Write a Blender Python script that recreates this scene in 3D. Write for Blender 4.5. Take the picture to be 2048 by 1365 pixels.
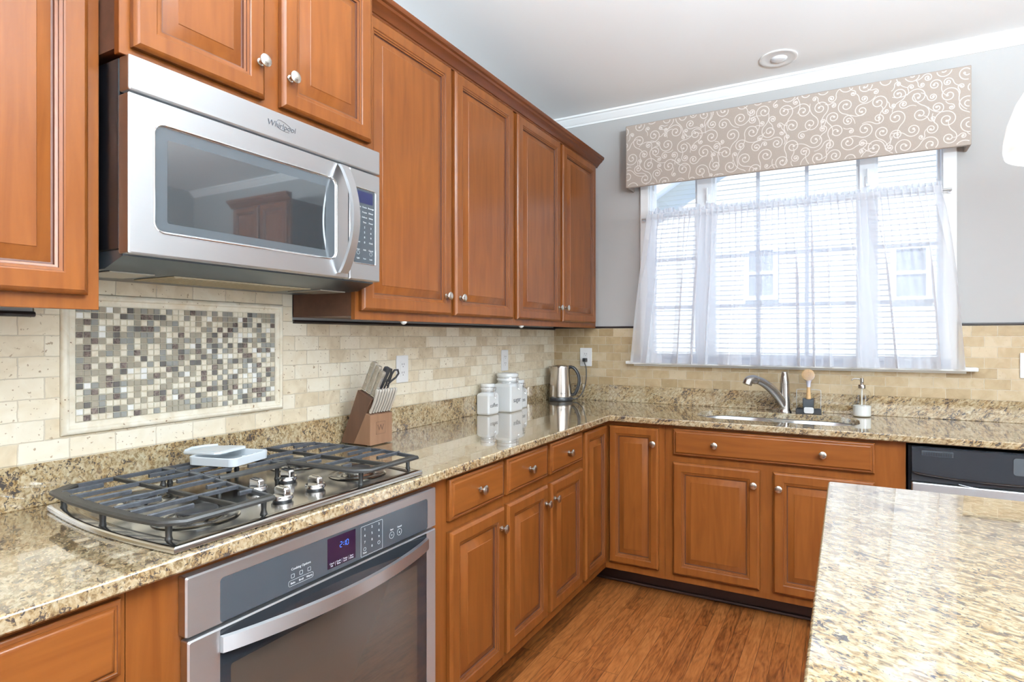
import bpy, bmesh, math, random
from math import sin, cos, pi, radians
from mathutils import Matrix, Vector
from mathutils.geometry import tessellate_polygon

S = bpy.context.scene
COL = S.collection
for o in list(bpy.data.objects): bpy.data.objects.remove(o)

# ------------------------------------------------------------------ camera
cam = bpy.data.cameras.new('camera'); camo = bpy.data.objects.new('camera', cam); COL.objects.link(camo)
camo.location = (1.71897, -3.41530, 1.31368)
camo.rotation_euler = (pi/2, 0, 0.4818698)
cam.sensor_width = 36; cam.lens = 1151.17/2048*36
cam.shift_x = -(1089.41-1024)/2048; cam.shift_y = (675.22-682.5)/2048
cam.clip_start = .05
S.camera = camo
# ------------------------------------------------------------------ view
S.view_settings.view_transform = 'Standard'; S.view_settings.look = 'None'
S.view_settings.gamma = 1; S.view_settings.use_curve_mapping = False
S.view_settings.exposure = 0.0
S.cycles.use_denoising = True
S.cycles.max_bounces = 10; S.cycles.diffuse_bounces = 5; S.cycles.glossy_bounces = 5
S.cycles.transparent_max_bounces = 24; S.cycles.transmission_bounces = 8
S.cycles.sample_clamp_indirect = 6; S.cycles.caustics_reflective = False; S.cycles.caustics_refractive = False
# ------------------------------------------------------------------ sky
W = bpy.data.worlds.new('world'); S.world = W; W.use_nodes = True
wn = W.node_tree.nodes; wl = W.node_tree.links; wn.clear()
wo = wn.new('ShaderNodeOutputWorld'); wb = wn.new('ShaderNodeBackground')
wt = wn.new('ShaderNodeTexCoord'); wsx = wn.new('ShaderNodeSeparateXYZ'); wr = wn.new('ShaderNodeValToRGB')
wl.new(wt.outputs['Generated'], wsx.inputs[0]); wl.new(wsx.outputs[2], wr.inputs[0])
wr.color_ramp.elements[0].position = 0.0; wr.color_ramp.elements[0].color = (.60, .745, .965, 1)
wr.color_ramp.elements[1].position = .6; wr.color_ramp.elements[1].color = (.25, .45, .95, 1)
wl.new(wr.outputs[0], wb.inputs[0]); wb.inputs[1].default_value = 1.55; wl.new(wb.outputs[0], wo.inputs[0])

def light(name, kind, loc, rot, energy, color=(1, 1, 1), size=None, size_y=None, spread=None):
    d = bpy.data.lights.new(name, kind); d.energy = energy; d.color = color
    if kind == 'AREA':
        d.shape = 'RECTANGLE' if size_y else 'DISK'; d.size = size
        if size_y: d.size_y = size_y
        if spread: d.spread = spread
    o = bpy.data.objects.new(name, d); COL.objects.link(o); o.location = loc; o.rotation_euler = rot
    return o
sun = light('sun', 'SUN', (0, 0, 12), (radians(34), 0, radians(-14)), 8.5, (1, .97, .92)); sun.data.angle = radians(1)
# added fill panels, tinted as daylight, at the walls behind and beside the camera
light('rear_fill_panel', 'AREA', (2.3, -6.38, 1.75), (radians(90), 0, 0), 14, (.82, .92, 1), 3.0, 1.5)
light('side_fill_panel', 'AREA', (4.68, -3.6, 1.5), (radians(90), 0, radians(90)), 125, (.78, .90, 1), 2.4, 1.9)
light('added_bowl_uplight', 'AREA', (2.80, -3.35, 2.02), (pi, 0, 0), 790, (.775, .90, 1), .42)  # added uplight, unseen, to brighten the ceiling
light('added_ceiling_bowl', 'AREA', (1.25, -2.95, 2.40), (pi, 0, 0), 95, (.76, .89, 1), .34)  # second added uplight out of view, for more bounce off the ceiling

# ------------------------------------------------------------------ geometry helpers
I4 = Matrix.Identity(4)
FA = Matrix(((0, 0, 1, 0), (1, 0, 0, 0), (0, 1, 0, 0), (0, 0, 0, 1)))      # (u,v,n) on the cooktop wall -> x=n, y=u, z=v
FB = Matrix(((1, 0, 0, 0), (0, 0, -1, 0), (0, 1, 0, 0), (0, 0, 0, 1)))     # (u,v,n) on the window wall  -> x=u, y=-n, z=v
def T(x, y, z): return Matrix.Translation((x, y, z))

class Geo:
    def __init__(s): s.v = []; s.f = []; s.m = []
    def add(s, vs, fs, mi=0, M=None):
        b = len(s.v)
        if M is not None: vs = [M @ Vector(p) for p in vs]
        s.v += [tuple(p) for p in vs]
        for k, f in enumerate(fs):
            s.f.append(tuple(b+i for i in f)); s.m.append(mi[k] if isinstance(mi, list) else mi)
        return s
    def box(s, x0, x1, y0, y1, z0, z1, bev=0, mi=0, M=None, seg=1):
        if bev <= 0:
            vs = [(x, y, z) for x in (x0, x1) for y in (y0, y1) for z in (z0, z1)]
            return s.add(vs, [(0, 1, 3, 2), (4, 6, 7, 5), (0, 4, 5, 1), (2, 3, 7, 6), (0, 2, 6, 4), (1, 5, 7, 3)], mi, M)
        bm = bmesh.new(); bmesh.ops.create_cube(bm, size=1)
        for v in bm.verts:
            v.co = Vector(((x0+x1)/2+v.co.x*(x1-x0), (y0+y1)/2+v.co.y*(y1-y0), (z0+z1)/2+v.co.z*(z1-z0)))
        bmesh.ops.bevel(bm, geom=bm.edges[:], offset=bev, segments=seg, affect='EDGES', profile=.5)
        bm.verts.index_update()
        s.add([v.co[:] for v in bm.verts], [[v.index for v in f.verts] for f in bm.faces], mi, M); bm.free()
        return s
    def loft(s, loops, cap0=True, cap1=True, mi=0, M=None, closed=True, ring=False):
        n = len(loops[0]); vs = [p for L in loops for p in L]; fs = []; ms = []
        K = len(loops)
        for k in range(K if ring else K-1):
            k2 = (k+1) % K
            for i in range(n if closed else n-1):
                j = (i+1) % n; fs.append((k*n+i, k*n+j, k2*n+j, k2*n+i)); ms.append(mi[k] if isinstance(mi, list) else mi)
        if cap0: fs.append(tuple(range(n))[::-1]); ms.append(mi[0] if isinstance(mi, list) else mi)
        if cap1: fs.append(tuple((K-1)*n+i for i in range(n))); ms.append(mi[-1] if isinstance(mi, list) else mi)
        return s.add(vs, fs, ms, M)
    def lathe(s, prof, M=None, seg=24, mi=0, cap0=True, cap1=True, sx=1, sy=1):
        return s.loft([[(r*cos(2*pi*i/seg)*sx, r*sin(2*pi*i/seg)*sy, h) for i in range(seg)] for r, h in prof], cap0, cap1, mi, M)
    def tube(s, pts, r, seg=10, mi=0, M=None, closed=False, cap=True, flat=1.0, up=None):
        P = [Vector(p) for p in pts]; n = len(P); loops = []; prev = None
        for i in range(n):
            a = P[i-1] if (i > 0 or closed) else P[i]; b = P[(i+1) % n] if (i < n-1 or closed) else P[i]
            t = (b-a).normalized()
            if prev is None:
                u = Vector(up) if up else (Vector((0, 0, 1)) if abs(t.z) < .9 else Vector((1, 0, 0)))
                nn = (u - t*u.dot(t)).normalized()
            else: nn = (prev - t*prev.dot(t)).normalized()
            prev = nn; bb = t.cross(nn); rr = r[i] if isinstance(r, (list, tuple)) else r
            loops.append([P[i] + nn*(rr*cos(2*pi*k/seg)) + bb*(rr*flat*sin(2*pi*k/seg)) for k in range(seg)])
        return s.loft(loops, cap and not closed, cap and not closed, mi, M, ring=closed)
    def prism(s, poly, h0, h1, M=None, mi=0, cham=0):
        if cham:
            q = offset(poly, -cham)
            L = [[(x, y, h0) for x, y in q], [(x, y, h0+cham) for x, y in poly], [(x, y, h1-cham) for x, y in poly], [(x, y, h1) for x, y in q]]
        else: L = [[(x, y, h0) for x, y in poly], [(x, y, h1) for x, y in poly]]
        return s.loft(L, True, True, mi, M)
    def sphere(s, c, r, mi=0, M=None, seg=12, rings=8, sz=1):
        prof = [(max(1e-5, r*sin(pi*k/rings)), -r*sz*cos(pi*k/rings)) for k in range(rings+1)]
        return s.lathe(prof, (M or I4) @ T(*c), seg, mi)

def offset(poly, d):
    n = len(poly); out = []
    for i in range(n):
        p0, p1, p2 = Vector(poly[i-1]), Vector(poly[i]), Vector(poly[(i+1) % n])
        e1 = (p1-p0).normalized(); e2 = (p2-p1).normalized()
        n1 = Vector((e1.y, -e1.x)); n2 = Vector((e2.y, -e2.x)); m = (n1+n2)
        if m.length < 1e-6: m = n1
        m.normalize(); k = d/max(.3, m.dot(n1)); out.append((p1.x+m.x*k, p1.y+m.y*k))
    return out

def rr(u0, u1, v0, v1, r, seg=5):
    if r <= 1e-6: return [(u0, v0), (u1, v0), (u1, v1), (u0, v1)]
    out = []
    for cx, cy, a0 in ((u1-r, v0+r, -90), (u1-r, v1-r, 0), (u0+r, v1-r, 90), (u0+r, v0+r, 180)):
        for k in range(seg+1):
            a = radians(a0+90*k/seg); out.append((cx+r*cos(a), cy+r*sin(a)))
    return out
def at(loop, h): return [(x, y, h) for x, y in loop]
def frame_loops(u0, u1, v0, v1, prof, r=0, seg=5):
    return [at(rr(u0+i, u1-i, v0+i, v1-i, max(0, r-i) if r else 0, seg), h) for i, h in prof]

def obj(name, g, mats, parent=None, smooth=35, M=None):
    me = bpy.data.meshes.new(name)
    vs = [Vector(p) for p in g.v]
    if M is not None: vs = [M @ p for p in vs]
    if parent is not None:
        inv = world_of(parent).inverted(); vs = [inv @ p for p in vs]
    me.from_pydata([p[:] for p in vs], [], g.f)
    if not isinstance(mats, (list, tuple)): mats = [mats]
    for m in mats: me.materials.append(m)
    me.polygons.foreach_set('material_index', g.m)
    bm = bmesh.new(); bm.from_mesh(me); bmesh.ops.recalc_face_normals(bm, faces=bm.faces); bm.to_mesh(me); bm.free()
    if smooth:
        me.polygons.foreach_set('use_smooth', [True]*len(me.polygons)); me.set_sharp_from_angle(angle=radians(smooth))
        if smooth < 60:                                  # big flat faces keep their own flat normal beside small bevels
            bm = bmesh.new(); bm.from_mesh(me)
            for e in bm.edges:
                if len(e.link_faces) == 2:
                    A, B = (f.calc_area() for f in e.link_faces); big, sm = max(A, B), max(1e-12, min(A, B))
                    if e.calc_face_angle(0) > .03 and (big/sm > 5 and big > 3e-5): e.smooth = False
            bm.to_mesh(me); bm.free()
    me.update()
    o = bpy.data.objects.new(name, me); COL.objects.link(o)
    if parent is not None: o.parent = parent
    return o
def world_of(o):
    m = o.matrix_basis.copy()
    return world_of(o.parent) @ m if o.parent else m
def thing(name, label, cat, loc=(0, 0, 0), rz=0, group=None):
    o = bpy.data.objects.new(name, None); COL.objects.link(o); o.location = loc; o.rotation_euler = (0, 0, rz)
    o.empty_display_size = .05
    return tag(o, label, cat, group)
def tag(o, label, cat, group=None):
    o['label'] = label; o['category'] = cat
    if group: o['group'] = group
    return o
def struct(name, g, mats, parent=None, smooth=35):
    o = obj(name, g, mats, parent, smooth)
    if parent is None: o['kind'] = 'structure'
    return o
def copy_tree(o, parent=None):
    c = o.copy(); COL.objects.link(c); c.parent = parent
    for ch in list(o.children): copy_tree(ch, c)
    return c

def text_geo(s, size, M, mi=0, align='CENTER', depth=.0004, sx=1.0, shear=0):
    cu = bpy.data.curves.new('t', 'FONT'); cu.body = s; cu.size = size; cu.align_x = align; cu.align_y = 'CENTER'
    cu.extrude = depth; cu.resolution_u = 3; cu.shear = shear
    o = bpy.data.objects.new('t', cu); COL.objects.link(o)
    dg = bpy.context.evaluated_depsgraph_get(); dg.update()
    me = bpy.data.meshes.new_from_object(o.evaluated_get(dg))
    g = ([(v.co.x*sx, v.co.y, v.co.z) for v in me.vertices], [tuple(p.vertices) for p in me.polygons])
    bpy.data.objects.remove(o); bpy.data.curves.remove(cu); bpy.data.meshes.remove(me)
    return g
def add_text(G, s, size, M, mi=0, **k):
    v, f = text_geo(s, size, M, **k); G.add(v, f, mi, M); return G

# ------------------------------------------------------------------ materials
def newmat(name):
    m = bpy.data.materials.new(name); m.use_nodes = True; nt = m.node_tree
    return m, nt, nt.nodes, nt.links, nt.nodes['Principled BSDF']
def setp(b, **k):
    for a, v in k.items():
        a = a.replace('_', ' ')
        b.inputs[a].default_value = (*v, 1) if isinstance(v, tuple) and len(v) == 3 else v
def plain(name, col, rough=.5, metal=0, noise=0, nscale=20, bump=0, bscale=200, **k):
    m, nt, N, L, b = newmat(name); setp(b, Base_Color=col, Roughness=rough, Metallic=metal)
    for a, v in k.items(): setp(b, **{a: v})
    tc = N.new('ShaderNodeTexCoord')
    nz = N.new('ShaderNodeTexNoise'); nz.inputs['Scale'].default_value = nscale; nz.inputs['Detail'].default_value = 3
    L.new(tc.outputs['Object'], nz.inputs['Vector'])
    if noise:
        mx = N.new('ShaderNodeMix'); mx.data_type = 'RGBA'; mx.blend_type = 'MULTIPLY'; mx.inputs[0].default_value = 1
        mr = N.new('ShaderNodeMapRange'); mr.inputs[1].default_value = .3; mr.inputs[2].default_value = .7
        mr.inputs[3].default_value = 1-noise; mr.inputs[4].default_value = 1+noise*.5
        L.new(nz.outputs[0], mr.inputs[0]); mx.inputs[6].default_value = (*col, 1); L.new(mr.outputs[0], mx.inputs[7]); L.new(mx.outputs[2], b.inputs['Base Color'])
    if bump:
        n2 = N.new('ShaderNodeTexNoise'); n2.inputs['Scale'].default_value = bscale; L.new(tc.outputs['Object'], n2.inputs['Vector'])
        bp = N.new('ShaderNodeBump'); bp.inputs['Strength'].default_value = bump; bp.inputs['Distance'].default_value = .002
        L.new(n2.outputs[0], bp.inputs['Height']); L.new(bp.outputs[0], b.inputs['Normal'])
    return m
def ramp(N, stops):
    r = N.new('ShaderNodeValToRGB'); e = r.color_ramp.elements
    while len(e) < len(stops): e.new(.5)
    for i, (p, c) in enumerate(stops): e[i].position = p; e[i].color = (*c, 1)
    return r
def wood(name, axis, c0=(.125, .034, .0068), c1=(.24, .077, .0155), rough=.3):
    m, nt, N, L, b = newmat(name)
    g = N.new('ShaderNodeNewGeometry'); mp = N.new('ShaderNodeMapping')
    sc = [9, 9, 9]; sc[axis] = .9; mp.inputs['Scale'].default_value = sc
    L.new(g.outputs['Position'], mp.inputs['Vector'])
    n1 = N.new('ShaderNodeTexNoise'); n1.inputs['Scale'].default_value = 3.5; n1.inputs['Detail'].default_value = 6; n1.inputs['Distortion'].default_value = .8
    L.new(mp.outputs[0], n1.inputs['Vector'])
    n2 = N.new('ShaderNodeTexNoise'); n2.inputs['Scale'].default_value = 2.4; n2.inputs['Detail'].default_value = 2
    L.new(g.outputs['Position'], n2.inputs['Vector'])
    ad = N.new('ShaderNodeMath'); ad.operation = 'MULTIPLY_ADD'; ad.inputs[1].default_value = .55
    L.new(n1.outputs[0], ad.inputs[0]); mu = N.new('ShaderNodeMath'); mu.operation = 'MULTIPLY'; mu.inputs[1].default_value = .22
    L.new(n2.outputs[0], mu.inputs[0]); L.new(mu.outputs[0], ad.inputs[2])
    r = ramp(N, [(.22, c0), (.70, c1)]); L.new(ad.outputs[0], r.inputs[0]); L.new(r.outputs[0], b.inputs['Base Color'])
    setp(b, Roughness=rough); b.inputs['Coat Weight'].default_value = .14; b.inputs['Coat Roughness'].default_value = .17; b.inputs['Specular IOR Level'].default_value = .22
    bp = N.new('ShaderNodeBump'); bp.inputs['Strength'].default_value = .05; bp.inputs['Distance'].default_value = .002
    L.new(n1.outputs[0], bp.inputs['Height']); L.new(bp.outputs[0], b.inputs['Normal'])
    return m
CROWNW = wood('crown_shaded_maple', 1, (.085, .022, .006), (.135, .038, .010), .25); WOODV = wood('stained_maple_upright', 2); WOODY = wood('stained_maple_along_wall', 1); WOODX = wood('stained_maple_across', 0)  # crown wood is the same maple, darkened to paint in its shade
GLAZE = plain('dark_glaze_line', (.075, .022, .009), .5)
DARKWOOD = plain('cabinet_side_laminate', (.095, .038, .02), .5, noise=.25, nscale=30)
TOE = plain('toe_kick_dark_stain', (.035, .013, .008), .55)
NICKEL = plain('brushed_nickel', (.62, .57, .50), .26, 1)
STEEL = None
def brushed(name, col, rough, axis, amt=.12, aniso=0):
    m, nt, N, L, b = newmat(name); setp(b, Base_Color=col, Metallic=1.0, Roughness=rough, Anisotropic=aniso)
    tv = N.new('ShaderNodeCombineXYZ'); tv.inputs[2].default_value = 1
    if aniso: L.new(tv.outputs[0], b.inputs['Tangent'])
    g = N.new('ShaderNodeNewGeometry'); mp = N.new('ShaderNodeMapping'); sc = [700, 700, 700]; sc[axis] = 6
    mp.inputs['Scale'].default_value = sc; L.new(g.outputs['Position'], mp.inputs['Vector'])
    n = N.new('ShaderNodeTexNoise'); n.inputs['Scale'].default_value = 1; n.inputs['Detail'].default_value = 2; L.new(mp.outputs[0], n.inputs['Vector'])
    mr = N.new('ShaderNodeMapRange'); mr.inputs[3].default_value = rough*.75; mr.inputs[4].default_value = rough*1.3
    L.new(n.outputs[0], mr.inputs[0]); L.new(mr.outputs[0], b.inputs['Roughness'])
    bp = N.new('ShaderNodeBump'); bp.inputs['Strength'].default_value = amt; bp.inputs['Distance'].default_value = .0005
    L.new(n.outputs[0], bp.inputs['Height']); L.new(bp.outputs[0], b.inputs['Normal'])
    return m
STEEL = brushed('brushed_stainless', (.73, .745, .76), .40, 1, .03, .85)
STEELX = brushed('brushed_stainless_across', (.78, .79, .80), .36, 0, .03, .7)
POLISH = plain('polished_steel', (.72, .71, .70), .09, 1)
PAN = plain('cooktop_stainless', (.60, .585, .56), .16, 1, bump=.03, bscale=12)
BLACKG = plain('black_glass', (.018, .02, .024), .06, Coat_Weight=.6, Coat_Roughness=.03)
MWGLASS = plain('microwave_window_glass', (.03, .036, .04), .05, Specular_IOR_Level=1.0, Coat_Weight=1.0, Coat_Roughness=.02, Coat_IOR=2.1)
MWBEZEL = plain('microwave_window_border', (.07, .078, .085), .16, Coat_Weight=.5, Coat_Roughness=.08)
PANELGREY = plain('control_panel_charcoal', (.045, .052, .06), .16, Coat_Weight=.5, Coat_Roughness=.06)
BLACKP = plain('black_plastic', (.02, .02, .022), .35)
BLACKB = plain('black_painted_case', (.006, .006, .008), .3)
DARKSTEEL = plain('dark_underside_metal', (.10, .12, .14), .3, .7)
IRON = plain('cast_iron_grate', (.020, .018, .016), .45, .1, noise=.3, nscale=60, bump=.25, bscale=500)
IRONTOP = plain('worn_cast_iron', (.050, .052, .058), .36, .3, noise=.35, nscale=90, bump=.2, bscale=400)
WHITEP = plain('white_plastic', (.80, .80, .80), .35)
TRAYP = plain('pale_grey_plastic', (.62, .65, .67), .38)
CERAMIC = plain('white_glazed_ceramic', (.78, .79, .79), .14, Coat_Weight=.5, Coat_Roughness=.05)
LETTER = plain('print_dark_grey', (.06, .06, .07), .5)
LETTERW = plain('print_white', (.75, .77, .78), .5)
PAINTW = plain('white_trim_paint', (.80, .80, .79), .35)
CEILM = plain('ceiling_paint', (.89, .90, .90), .9, bump=.05, bscale=250)
WALLM = plain('warm_grey_wall_paint', (.405, .392, .38), .85, bump=.06, bscale=300)
VINYL = plain('window_vinyl', (.82, .83, .84), .3)
MUNTIN = plain('window_grille_vinyl_backlit', (.62, .65, .70), .4)  # white vinyl with the bluish backlit tone put into its colour
RODM = plain('curtain_rod_metal', (.45, .44, .43), .35, .6)
LINER = plain('dark_bronze_liner', (.018, .012, .012), .3)

def emit(name, col, st):
    m, nt, N, L, b = newmat(name); setp(b, Base_Color=(0.0, 0.0, 0.0)); b.inputs['Emission Color'].default_value = (*col, 1); b.inputs['Emission Strength'].default_value = st
    return m
BLUELED = emit('blue_display_digits', (.05, .22, 1), 2.2)
BULB = emit('lamp_lens', (1, .98, .95), 1.0)

def granite(name):
    m, nt, N, L, b = newmat(name)
    g = N.new('ShaderNodeNewGeometry')
    rot = N.new('ShaderNodeMapping'); rot.inputs['Rotation'].default_value = (.5, .35, radians(-58)); L.new(g.outputs['Position'], rot.inputs['Vector'])
    st = N.new('ShaderNodeMapping'); st.inputs['Scale'].default_value = (1, .33, .8); L.new(rot.outputs[0], st.inputs['Vector'])
    def noise(s, d, r=.55, dist=0, src=st):
        n = N.new('ShaderNodeTexNoise'); n.inputs['Scale'].default_value = s; n.inputs['Detail'].default_value = d
        n.inputs['Roughness'].default_value = r; n.inputs['Distortion'].default_value = dist; L.new(src.outputs[0], n.inputs['Vector']); return n
    nA = noise(115, 4, .62, .7); nB = noise(24, 3, .6, .6); nC = noise(120, 3, .6, .3); nD = noise(7, 2)
    base = ramp(N, [(.30, (.10, .056, .025)), (.42, (.275, .19, .095)), (.53, (.425, .33, .20)), (.68, (.55, .47, .335))])
    L.new(nA.outputs[0], base.inputs[0])
    tint = ramp(N, [(.36, (.90, .78, .60)), (.50, (1, .96, .90)), (.64, (.95, .98, 1.0))]); L.new(nB.outputs[0], tint.inputs[0])
    m1 = N.new('ShaderNodeMix'); m1.data_type = 'RGBA'; m1.blend_type = 'MULTIPLY'; m1.inputs[0].default_value = .85
    L.new(base.outputs[0], m1.inputs[6]); L.new(tint.outputs[0], m1.inputs[7])
    # dark flecks, clustered
    sm = N.new('ShaderNodeMath'); sm.operation = 'MULTIPLY_ADD'; sm.inputs[1].default_value = .45; L.new(nD.outputs[0], sm.inputs[0]); L.new(nC.outputs[0], sm.inputs[2])
    fk = ramp(N, [(.585, (1, 1, 1)), (.64, (0, 0, 0))]); 
    nE = noise(135, 4, .66, 1.2); sm2 = N.new('ShaderNodeMath'); sm2.operation = 'MULTIPLY_ADD'; sm2.inputs[1].default_value = .5
    L.new(nB.outputs[0], sm2.inputs[0]); L.new(nE.outputs[0], sm2.inputs[2])
    fk.color_ramp.elements[0].position = .642; fk.color_ramp.elements[1].position = .68
    L.new(sm2.outputs[0], fk.inputs[0])
    m2 = N.new('ShaderNodeMix'); m2.data_type = 'RGBA'; L.new(fk.outputs[0], m2.inputs[0]); L.new(m1.outputs[2], m2.inputs[6]); m2.inputs[7].default_value = (.055, .043, .036, 1)
    L.new(m2.outputs[2], b.inputs['Base Color'])
    setp(b, Roughness=.09); b.inputs['Specular IOR Level'].default_value = .6
    b.inputs['Coat Weight'].default_value = 1; b.inputs['Coat Roughness'].default_value = .015; b.inputs['Coat IOR'].default_value = 1.68
    return m
GRANITE = granite('polished_granite')

def tiles(name, axis, z0, off=0.0, c=((.56, .45, .30), (.74, .64, .475), (.82, .75, .61))):
    m, nt, N, L, b = newmat(name)
    g = N.new('ShaderNodeNewGeometry'); sp = N.new('ShaderNodeSeparateXYZ'); L.new(g.outputs['Position'], sp.inputs[0])
    cb = N.new('ShaderNodeCombineXYZ'); au = N.new('ShaderNodeMath'); au.operation = 'ADD'; au.inputs[1].default_value = 20.32+off
    az = N.new('ShaderNodeMath'); az.operation = 'SUBTRACT'; az.inputs[1].default_value = z0-.0508*20
    L.new(sp.outputs[axis], au.inputs[0]); L.new(sp.outputs[2], az.inputs[0]); L.new(au.outputs[0], cb.inputs[0]); L.new(az.outputs[0], cb.inputs[1])
    wob = N.new('ShaderNodeTexNoise'); wob.inputs['Scale'].default_value = 45; L.new(g.outputs['Position'], wob.inputs['Vector'])
    vm = N.new('ShaderNodeVectorMath'); vm.operation = 'MULTIPLY_ADD'; vm.inputs[1].default_value = (.004, .004, 0); L.new(wob.outputs['Color'], vm.inputs[0]); L.new(cb.outputs[0], vm.inputs[2])
    br = N.new('ShaderNodeTexBrick'); br.offset = .5; br.inputs['Scale'].default_value = 1; br.inputs['Brick Width'].default_value = .1016; br.inputs['Row Height'].default_value = .0508
    br.inputs['Mortar Size'].default_value = .0016; br.inputs['Mortar Smooth'].default_value = .5; br.inputs['Bias'].default_value = 0
    br.inputs['Color1'].default_value = (0, 0, 0, 1); br.inputs['Color2'].default_value = (1, 1, 1, 1); br.inputs['Mortar'].default_value = (.5, .5, .5, 1)
    L.new(vm.outputs[0], br.inputs['Vector'])
    cl = N.new('ShaderNodeTexNoise'); cl.inputs['Scale'].default_value = 16; cl.inputs['Detail'].default_value = 6; cl.inputs['Distortion'].default_value = 1.2; L.new(g.outputs['Position'], cl.inputs['Vector'])
    mix = N.new('ShaderNodeMath'); mix.operation = 'MULTIPLY_ADD'; mix.inputs[1].default_value = .45; L.new(br.outputs['Color'], mix.inputs[0])
    m05 = N.new('ShaderNodeMath'); m05.operation = 'MULTIPLY'; m05.inputs[1].default_value = .6; L.new(cl.outputs[0], m05.inputs[0]); L.new(m05.outputs[0], mix.inputs[2])
    r = ramp(N, [(.22, c[0]), (.48, c[1]), (.75, c[2])]); L.new(mix.outputs[0], r.inputs[0])
    # small pits
    vo = N.new('ShaderNodeTexNoise'); vo.inputs['Scale'].default_value = 95; vo.inputs['Detail'].default_value = 3; L.new(g.outputs['Position'], vo.inputs['Vector'])
    pr = ramp(N, [(.30, (1, 1, 1)), (.35, (0, 0, 0))]); L.new(vo.outputs[0], pr.inputs[0])
    mp = N.new('ShaderNodeMix'); mp.data_type = 'RGBA'; L.new(pr.outputs[0], mp.inputs[0]); L.new(r.outputs[0], mp.inputs[6]); mp.inputs[7].default_value = (.38, .28, .18, 1)
    mm = N.new('ShaderNodeMix'); mm.data_type = 'RGBA'; L.new(br.outputs['Fac'], mm.inputs[0]); L.new(mp.outputs[2], mm.inputs[6]); mm.inputs[7].default_value = (.60, .52, .40, 1)
    L.new(mm.outputs[2], b.inputs['Base Color']); setp(b, Roughness=.48)
    inv = N.new('ShaderNodeMath'); inv.operation = 'MULTIPLY_ADD'; inv.inputs[1].default_value = -1; L.new(br.outputs['Fac'], inv.inputs[0])
    hb = N.new('ShaderNodeMath'); hb.operation = 'MULTIPLY'; hb.inputs[1].default_value = .35; L.new(cl.outputs[0], hb.inputs[0]); L.new(hb.outputs[0], inv.inputs[2])
    bp = N.new('ShaderNodeBump'); bp.inputs['Strength'].default_value = .6; bp.inputs['Distance'].default_value = .002; L.new(inv.outputs[0], bp.inputs['Height']); L.new(bp.outputs[0], b.inputs['Normal'])
    return m
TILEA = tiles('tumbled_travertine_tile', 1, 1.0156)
TILEB = tiles('tumbled_travertine_tile_backlit', 0, 1.0156, .03, ((.29, .20, .10), (.41, .30, .17), (.51, .405, .265)))  # same travertine, with the backlit tone of this wall put into the colour
def stone(name, c0, c1, pits=True, rough=.5, sc=22):
    m, nt, N, L, b = newmat(name); g = N.new('ShaderNodeNewGeometry')
    n = N.new('ShaderNodeTexNoise'); n.inputs['Scale'].default_value = sc; n.inputs['Detail'].default_value = 5; n.inputs['Distortion'].default_value = 1; L.new(g.outputs['Position'], n.inputs['Vector'])
    r = ramp(N, [(.35, c0), (.65, c1)]); L.new(n.outputs[0], r.inputs[0]); out = r.outputs[0]
    if pits:
        v = N.new('ShaderNodeTexNoise'); v.inputs['Scale'].default_value = 110; v.inputs['Detail'].default_value = 2; L.new(g.outputs['Position'], v.inputs['Vector'])
        n3 = N.new('ShaderNodeMath'); n3.operation = 'MULTIPLY_ADD'; n3.inputs[1].default_value = .35; L.new(n.outputs[0], n3.inputs[0]); L.new(v.outputs[0], n3.inputs[2])
        pr = ramp(N, [(.43, (1, 1, 1)), (.46, (0, 0, 0))]); L.new(n3.outputs[0], pr.inputs[0])
        mp = N.new('ShaderNodeMix'); mp.data_type = 'RGBA'; L.new(pr.outputs[0], mp.inputs[0]); L.new(out, mp.inputs[6]); mp.inputs[7].default_value = (.22, .13, .07, 1); out = mp.outputs[2]
    L.new(out, b.inputs['Base Color']); setp(b, Roughness=rough)
    return m
TRAV = stone('travertine_moulding', (.70, .61, .46), (.82, .76, .63))
GROUT = plain('mosaic_grout', (.60, .54, .42), .8)
MOS = [stone('cream_marble_chip', (.66, .58, .44), (.76, .71, .59), False, .25, 40), stone('white_marble_chip', (.78, .76, .70), (.84, .83, .79), False, .2, 40),
       plain('grey_glass_chip', (.27, .265, .24), .07, Coat_Weight=1.0, Coat_Roughness=.03), plain('taupe_glass_chip', (.34, .30, .23), .07, Coat_Weight=1.0, Coat_Roughness=.03),
       stone('emperador_chip', (.07, .05, .045), (.24, .19, .16), False, .18, 120), plain('dark_glass_chip', (.11, .10, .09), .06, Coat_Weight=1.0, Coat_Roughness=.03)]

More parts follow.
